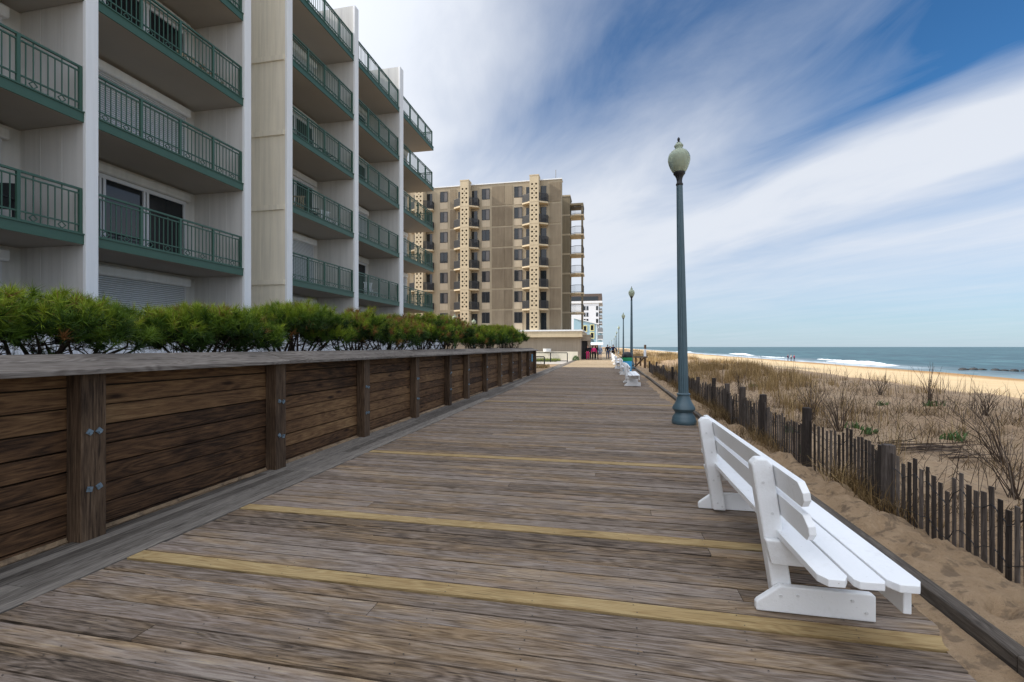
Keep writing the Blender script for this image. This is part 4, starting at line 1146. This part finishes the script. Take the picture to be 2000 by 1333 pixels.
def clumps(n, xr_, yr_, nb, hr_, spread, rmu, lean_, W, dens=None, seed=0):
    x = RS.uniform(*xr_, n); y = RS.uniform(yr_[0], yr_[1], n)
    if dens is not None:
        k = dens(x, y) > RS.uniform(size=n); x, y = x[k], y[k]
    m = len(x); cx = np.repeat(x, nb); cy2 = np.repeat(y, nb)
    hh = np.repeat(RS.uniform(*hr_, m), nb)*RS.uniform(.45, 1.1, m*nb); cr = np.repeat(RS.uniform(-.14,.14,m), nb)
    px = cx + RS.normal(size=m*nb)*spread; py = cy2 + RS.normal(size=m*nb)*spread
    P = np.stack([px, py, sand_z(px, py)-.02], 1)
    R = rmu + cr + RS.uniform(-.22,.22,m*nb)
    sets.append(blades(P, hh, np.abs(RS.normal(size=m*nb))*lean_, np.full(m*nb, W), R))
dn = lambda x, y: np.clip(.38 + 2.6*vn(x*.55, y*.42, 77) + .8*vn(x*1.6, y*1.3, 78), .02, 1)
dl = lambda x, y: dn(x, y)*np.clip((.46 - x/y)/.16, .10, 1)   # the stand thins out towards the open dune
# tall golden stand beyond the fence, thickening with distance
clumps(1000, (2.7,9.5), (10,30), 28, (.35,.68), .10, .58, .30, .010, dl)
clumps(800, (2.6,10), (28,75), 24, (.4,.75), .2, .62, .28, .022, dl)
clumps(220, (2.2,11), (70,200), 16, (.45,.8), .5, .62, .28, .06, dl)
# sparser near dune tufts
clumps(150, (3.0,12.5), (3.8,15), 16, (.2,.45), .06, .45, .45, .005, dn)
clumps(150, (5.5,13), (8,26), 12, (.2,.45), .08, .58, .35, .009, dn)
# flattened straw mats
clumps(190, (2.75,8), (4.3,16), 40, (.18,.40), .17, .24, 1.35, .006, dn)
clumps(80, (3.0,9), (4.8,15), 34, (.10,.26), .22, .17, 1.2, .007)
# straw and litter along the fence foot
yb = RS.uniform(4.7, 26, 420); xb = np.interp(yb, [p[1] for p in fp], [p[0] for p in fp]) + RS.normal(size=420)*.10
k = vn(yb*.9, yb*0, 91) > -.22; xb, yb = xb[k], yb[k]
nb = 34; m_ = len(xb)
px = np.repeat(xb, nb)+RS.normal(size=m_*nb)*.09; py = np.repeat(yb, nb)+RS.normal(size=m_*nb)*.11
sets.append(blades(np.stack([px, py, sand_z(px, py)-.01], 1), RS.uniform(.10,.36,m_*nb), np.abs(RS.normal(size=m_*nb))*.9, np.full(m_*nb, .0055), np.repeat(RS.uniform(.12,.5,m_), nb)+RS.uniform(-.15,.2,m_*nb)))
stuff(veg('dune_grass', sets, M['grass']), 'dry golden dune grass beyond the sand fence', 'grass')
# thin dark stalks standing everywhere in the dune
n = 1400; px = RS.uniform(2.75, 12, n); py = 3.2 + 32*RS.uniform(size=n)**1.4
sets = [blades(np.stack([px,py,sand_z(px,py)-.02],1), RS.uniform(.25,.85,n), np.abs(RS.normal(size=n))*.38, np.full(n,.006)+py*.0003, RS.uniform(0,1,n), curve=1.1)]
n = 1500; px = RS.uniform(2.7, 9.5, n); py = 3.2 + 16*RS.uniform(size=n)**1.2
sets.append(blades(np.stack([px,py,sand_z(px,py)+.01],1), RS.uniform(.15,.5,n), RS.uniform(1.4,1.65,n), np.full(n,.008), RS.uniform(0,.9,n)))
stuff(veg('dead_stalks', sets, M['twig']), 'thin dark dead stalks and twigs scattered over the dune', 'stalks')
# individual dead shrubs
def dead_shrub(px_, d, h, n, spread, label, curve=.3, side=0):
    x, y = at_d(px_, d); z = gz1(x, y)
    m = MB()
    for k in range(n):
        a = random.uniform(0, 2*math.pi); q = random.uniform(.15, 1)*spread; hh = h*random.uniform(.55, 1.)
        e = Vector((x + q*math.cos(a) + side*hh, y + q*math.sin(a)*.6, z + hh))
        b0 = Vector((x + random.uniform(-.05,.05), y + random.uniform(-.05,.05), z-.03))
        md = b0.lerp(e, .5) + Vector((-(e.x-b0.x)*curve*.5, 0, .03*h))
        m.tube([b0, md, e], [.006, .0045, .002], 4, cap=False)
        for _ in range(2):
            s = md.lerp(e, random.uniform(.1,.8)); m.tube([s, s+Vector((random.uniform(-.08,.08), random.uniform(-.08,.08), random.uniform(.08,.2)))], [.0028, .0015], 3, cap=False)
    tag(m.build('dead_shrub', M['twig'], origin=(x, y, z)), label, 'dead shrub', 'dead shrubs on the dune')
dead_shrub(1815, 12.3, 1.15, 16, .42, 'upright candelabra-shaped dead shrub against the beach')
dead_shrub(1960, 6.2, .95, 14, .6, 'leaning bundle of long thin dead stems at the right edge', side=-.55)
dead_shrub(1985, 4.9, .75, 13, .4, 'low spray of dead stems by the right frame edge, nearest', side=-.3)
dead_shrub(1640, 8.6, .85, 26, .5, 'dark bushy dead shrub behind the double fence post', side=-.2)
dead_shrub(1585, 9.6, .8, 20, .5, 'thin dead shrub beside the tall straw behind the fence middle')
dead_shrub(1925, 9.4, .65, 18, .4, 'short forked dead shrub before the pale beach', side=.1)
dead_shrub(1720, 13.5, .6, 18, .5, 'small sprawling dead shrub on the dune crest')
dead_shrub(1445, 14.5, .8, 16, .3, 'single dark dead stem cluster right of the nearest lamp')
# tall straw clump near the double post
x, y = at_d(1738, 4.75); n = 60
P = np.stack([x+RS.normal(size=n)*.05, y+RS.normal(size=n)*.06, np.full(n, gz1(x,y)-.02)], 1)
V, C, L, R = blades(P, RS.uniform(.5,1.05,n), np.abs(RS.normal(size=n))*.28, np.full(n,.006), RS.uniform(.35,.8,n))
tag(fast('straw_clump', V, C, L, R, M['grass'], origin=(x, y, gz1(x,y))), 'tall straw clump growing through the fence at the double post', 'grass clump')
def green_plant(px_, d, r, n, label):
    x, y = at_d(px_, d); z = gz1(x, y); V = []; C = []; L = []; R = []
    P = np.stack([x+RS.normal(size=n)*r*.36, y+RS.normal(size=n)*r*.30, np.full(n, z-.01)], 1)
    V, C, L, R = blades(P, RS.uniform(.10,.22,n)*(r/.25)**.4, RS.uniform(.2,.9,n), np.full(n, .032), RS.uniform(0,1,n))
    tag(fast('leafy_plant', V, C, L, R, M['leaf'], origin=(x, y, z)), label, 'plant', 'green leafy plants on the dune')
green_plant(1822, 10.6, .30, 46, 'green leafy rosette at the foot of the candelabra dead shrub')
green_plant(1865, 7.3, .27, 34, 'green strap-leaved plant above the dead sticks at right')
green_plant(1667, 8.8, .20, 30, 'low green plant just above the fence, left one of two')
green_plant(1697, 8.3, .16, 26, 'small bright green plant beside the larger one above the fence')
green_plant(1722, 11.5, .16, 26, 'small green plant halfway up the dune')
green_plant(1545, 8.3, .16, 22, 'small green plant behind the fence left of its double post')
green_plant(1470, 17, .25, 26, 'dark green plant in the golden grass')
green_plant(1568, 6.7, .10, 12, 'tiny green sprig at the fence foot')
# stacked dead sticks on the dune
x, y = at_d(1840, 6.6); m = MB()
for k in range(26):
    a = random.uniform(-.35,.25); L_ = random.uniform(.4,1.0); cx, cy2 = x+random.uniform(-.5,.3), y+random.uniform(-.25,.25); z = gz1(cx, cy2)
    m.tube([(cx-L_/2, cy2-math.sin(a)*L_/2, z+.02+random.uniform(0,.04)),(cx, cy2, z+.05+random.uniform(0,.05)),(cx+L_/2, cy2+math.sin(a)*L_/2, z+.04+random.uniform(0,.1))], [.006,.008,.004], 4)
stuff(m.build('dead_sticks', M['twig']), 'heap of grey dead sticks lying on the dune sand', 'sticks')
# groundcover by the hotel + dry strip at wall end
def cover(name, x0, x1, y0, y1, n, h, mat, rlo, rhi, z=.0, W=.03):
    px = RS.uniform(x0, x1, n); py = RS.uniform(y0, y1, n)
    return fast(name, *blades(np.stack([px,py,np.full(n,z)],1), RS.uniform(.4,1,n)*h, np.abs(RS.normal(size=n))*.5, np.full(n,W), RS.uniform(rlo,rhi,n))[:3], np.repeat(RS.uniform(rlo,rhi,n),2), mat)
stuff(cover('groundcover', -12, -5.2, 47.6, 52.5, 5200, .42, M['lawn'], .1, .95, z=-.02), 'yellow-green groundcover behind the black railing', 'groundcover')
stuff(cover('dry_grass', -9, -4.4, 33.5, 36.2, 3600, .3, M['grass'], .35, .95, z=-.02), 'patch of dry grass past the end of the timber wall', 'grass')
x, y = at_d(1124.5, 52); n = 420; dv = RS.normal(size=(n,3)); dv /= np.linalg.norm(dv,axis=1)[:,None]; dv[:,2] = np.abs(dv[:,2])
P = np.array([x,y,.02]) + dv*np.array([.42,.42,.55])*RS.uniform(.6,1,(n,1))
V, C, L, R = blades(P, RS.uniform(.06,.14,n), RS.uniform(0,1,n), np.full(n,.05), RS.uniform(0,.9,n))
tag(fast('round_shrub', V, C, L, R, M['leaf'], origin=(x,y,0)), 'small round green shrub at the corner of the garden wall', 'shrub')

# access rail and posts on the dune by the second lamp
M['postbrown'] = M['wallpost']
x, y = at_d(1259.5, 34); z = gz1(x, y)
m = empty('marker_post', (x, y, z), 'leaning dark post with a white wrapped band by the dune path', 'post')
a = MB(); a.tube([(x,y,-.2+z),(x+.02,y,z+1.75)], .085, 10); a.build('shaft', M['wallpost'], m)
a = MB(); a.tube([(x+.005,y,z+.9),(x+.013,y,z+1.45)], .092, 10); a.build('band', M['vinyl'], m)
x, y = at_d(1250, 33); z = gz1(x, y); a = MB(); a.tube([(x-.45,y,z-.05),(x+.3,y,z+.75)], .06, 8); tag(a.build('leaning_pole', M['wallpost'], origin=(x-.45,y,z)), 'dark pole leaning against the dune path rail', 'pole')
x, y = at_d(1238, 36); z = gz1(x, y); x2, _ = at_d(1264, 36)
r_ = empty('path_rail', (x, y, z), 'low wooden rail across the dune path behind the second lamp', 'rail')
a = MB(); a.bb(x, x2, y-.06, y+.06, z+.62, z+.76); a.build('top_rail', M['kerb'], r_)
for xx_ in (x+.15, (x+x2)/2, x2-.15):
    a = MB(); a.bb(xx_-.07, xx_+.07, y+.062, y+.2, z-.2, z+.7); a.build('post', M['wallpost'], r_)

# ------------------------------------------------------------------ groyne rocks
for k in range(16):
    x = 52.5 + k*1.25 + random.uniform(-.3,.3); y = 82 + random.uniform(-.4,.4); r = random.uniform(.38,.55)
    bm = bmesh.new(); bmesh.ops.create_icosphere(bm, subdivisions=2, radius=r)
    for v_ in bm.verts:
        n_ = 1 + .5*float(vn(v_.co.x*1.7+k*9, v_.co.y*1.7+v_.co.z*2.3, 5)); v_.co = Vector((v_.co.x*n_*1.3, v_.co.y*n_, v_.co.z*n_*.75))
    me = bpy.data.meshes.new('groyne_rock'); bm.to_mesh(me); bm.free(); me.materials.append(M['rock'])
    o = bpy.data.objects.new('groyne_rock', me); COL.objects.link(o); o.location = (x, y, -2.0)
    tag(o, 'dark boulder in the rock groyne running into the sea at the right edge', 'rock', 'boulders of the groyne')

# ------------------------------------------------------------------ people
def skin(name, J, E, mat, parent, root_i=0, sub=1):
    me = bpy.data.meshes.new(name); me.from_pydata([j[:3] for j in J], E, [])
    o = bpy.data.objects.new('tmp', me); COL.objects.link(o)
    sk = o.modifiers.new('s', 'SKIN'); sk.use_smooth_shade = True
    for i, j in enumerate(J):
        v_ = me.skin_vertices[0].data[i]; v_.radius = (j[3], j[4] if len(j) > 4 else j[3]); v_.use_root = (i == root_i)
    ss = o.modifiers.new('u', 'SUBSURF'); ss.levels = sub; ss.render_levels = sub
    dg = bpy.context.evaluated_depsgraph_get(); m2 = bpy.data.meshes.new_from_object(o.evaluated_get(dg))
    m2.name = name; m2.materials.clear(); m2.materials.append(mat)
    bpy.data.objects.remove(o); bpy.data.meshes.remove(me)
    r = bpy.data.objects.new(name, m2); COL.objects.link(r); r.parent = parent
    return r
cm = {}
def cloth(c):
    k = tuple(c)
    if k not in cm: cm[k] = paint('cloth', k, .08, 8, .85, .15, .05, 60)
    return cm[k]
SKIN = paint('skin', (.50,.30,.22), .05, 10, .55, .3, 0)
def person(loc, rz, sc, top, legs, hair, label, group, stride=.16, arm=.0, shorts=False, hat=None):
    r = empty('person', loc, label, 'person', group); r.rotation_euler = (0,0,rz); r.scale = (sc,)*3
    s = stride
    # joints: facing -Y at rz=0
    J = [(0,0,.95,.135,.10),(0,0,1.12,.13,.095),(0,0,1.34,.155,.10),(0,0,1.47,.06,.06),(0,-.01,1.56,.072,.08),(0,-.015,1.66,.085,.095),(0,-.005,1.73,.055,.06),
         (-.10,0,.90,.085,.09),(-.11,-s*.6,.50,.058,.062),(-.11,-s+.05,.09,.04,.045),(-.11,-s-.10,.035,.04,.03),
         (.10,0,.90,.085,.09),(.11,s*.3,.50,.058,.062),(.11,s+.05,.10,.04,.045),(.11,s-.08,.04,.04,.03),
         (-.19,0,1.40,.058,.06),(-.25-arm,.04+s*.3,1.14,.043,.045),(-.25-arm*1.6,-.02+s*.5,.90,.03,.033),(-.25-arm*1.8,-.04+s*.5,.80,.03,.04),
         (.19,0,1.40,.058,.06),(.25+arm,.04-s*.3,1.14,.043,.045),(.25+arm*1.6,-.02-s*.5,.90,.03,.033),(.25+arm*1.8,-.04-s*.5,.80,.03,.04)]
    E = [(0,1),(1,2),(2,3),(3,4),(4,5),(5,6),(0,7),(7,8),(8,9),(9,10),(0,11),(11,12),(12,13),(13,14),(2,15),(15,16),(16,17),(17,18),(2,19),(19,20),(20,21),(21,22)]
    skin('body', J, E, SKIN, r)
    g = .016
    T = [(0,0,.90,.155,.125),(0,0,1.12,.148,.115),(0,0,1.34,.172,.12),(0,0,1.455,.085,.085)] + [(*J[i][:3], J[i][3]+g, J[i][4]+g) for i in (15,16,17,19,20,21)]
    skin('jacket', T, [(0,1),(1,2),(2,3),(2,4),(4,5),(5,6),(2,7),(7,8),(8,9)], cloth(top), r)
    zl = .0
    K = [(0,0,.93,.145,.115)] + [(*J[i][:3], J[i][3]+g, J[i][4]+g) for i in (7,8,9,11,12,13)]
    Ed = [(0,1),(1,2),(2,3),(0,4),(4,5),(5,6)]
    if shorts:
        K[3] = K[2]; K = [K[0],K[1],(K[2][0],K[2][1],.56,.085,.085),K[4],(K[5][0],K[5][1],.56,.085,.085)]; Ed = [(0,1),(1,2),(0,3),(3,4)]
    skin('shorts' if shorts else 'trousers', K, Ed, cloth(legs), r)
    for i in (10, 14):
        x_, y_, z_ = J[i][:3]; m = MB(); m.prism([(x_-.05,y_-.09),(x_+.05,y_-.09),(x_+.055,y_+.14),(x_-.055,y_+.14)], 'Z', 0, .085)
        m.v = list(m.v); o = MB.build(m, 'shoe', M['cdark'], None, bevel=.02); o.parent = r
    skin('hair', [(0,.015,1.62,.09,.09),(0,.012,1.70,.098,.104),(0,.01,1.755,.06,.065)], [(0,1),(1,2)], cloth(hat or hair), r)
    return r
gd = 'walkers on the boardwalk'
blk, nav, pink, jean, red, lblue, grey = (.012,.012,.015),(.02,.025,.06),(.55,.03,.16),(.05,.08,.16),(.45,.02,.05),(.18,.45,.72),(.20,.24,.33)
PE = [(1148,55.9,0,1.0,blk,pink,(.02,.015,.01),'walker in black top with pink leggings, leftmost of the group',.14,.0,False,None),
 (1152,58.9,.3,1.0,lblue,nav,(.05,.03,.02),'walker with bright blue cap and top behind the leftmost walker',.12,0,False,(.05,.33,.62)),
 (1155.5,56.4,0,1.0,nav,blk,(.03,.02,.01),'walker in navy jacket between pink-clad walkers',.18,0,False,None),
 (1160,55.4,.2,.96,pink,blk,(.02,.015,.01),'walker in bright pink top in the middle of the group',.10,.02,False,None),
 (1165.5,56.2,0,1.03,blk,blk,(.02,.015,.01),'walker all in black at the group centre right',.16,.02,False,None),
 (1172,55.9,0,.98,grey,(.13,.17,.28),(.06,.04,.02),'walker in grey-blue hooded top and shorts',.12,0,True,None),
 (1186.8,61.2,math.pi,1.06,blk,jean,(.02,.015,.01),'walker in black jacket and blue jeans, back turned',.05,.02,False,None),
 (1191.5,64,math.pi,.95,(.35,.62,.85),(.50,.42,.36),(.25,.16,.08),'walker in pale blue shirt and shorts beside the black jacket',.10,0,True,None),
 (1197.5,61,math.pi,1.06,nav,blk,(.02,.015,.01),'walker in dark clothes with elbows out, rightmost of the group',.08,.12,False,None)]
for (px, d, rz, sc, top, legs, hair, lb_, st_, ar_, shs, hat) in PE:
    x, y = at_d(px, d); person((x, y, .0), rz+random.uniform(-.2,.2), sc, top, legs, hair, lb_, gd, st_, ar_, shs, hat)
gb_ = 'people at the water edge'
for (px, top, legs, lb_) in ((1539,(.10,.02,.06),nav,'person in dark clothes at the water edge, left of three'),(1545.2,(.55,.52,.50),blk,'person in pale top at the water edge, middle of three'),(1551.2,(.40,.03,.10),nav,'person in red top at the water edge, right of three')):
    x, y = at_d(px, 116); person((x, y, gz1(x,y)), .8, .92, top, legs, (.03,.02,.02), lb_, gb_, .12)
print('objects', len(bpy.data.objects))
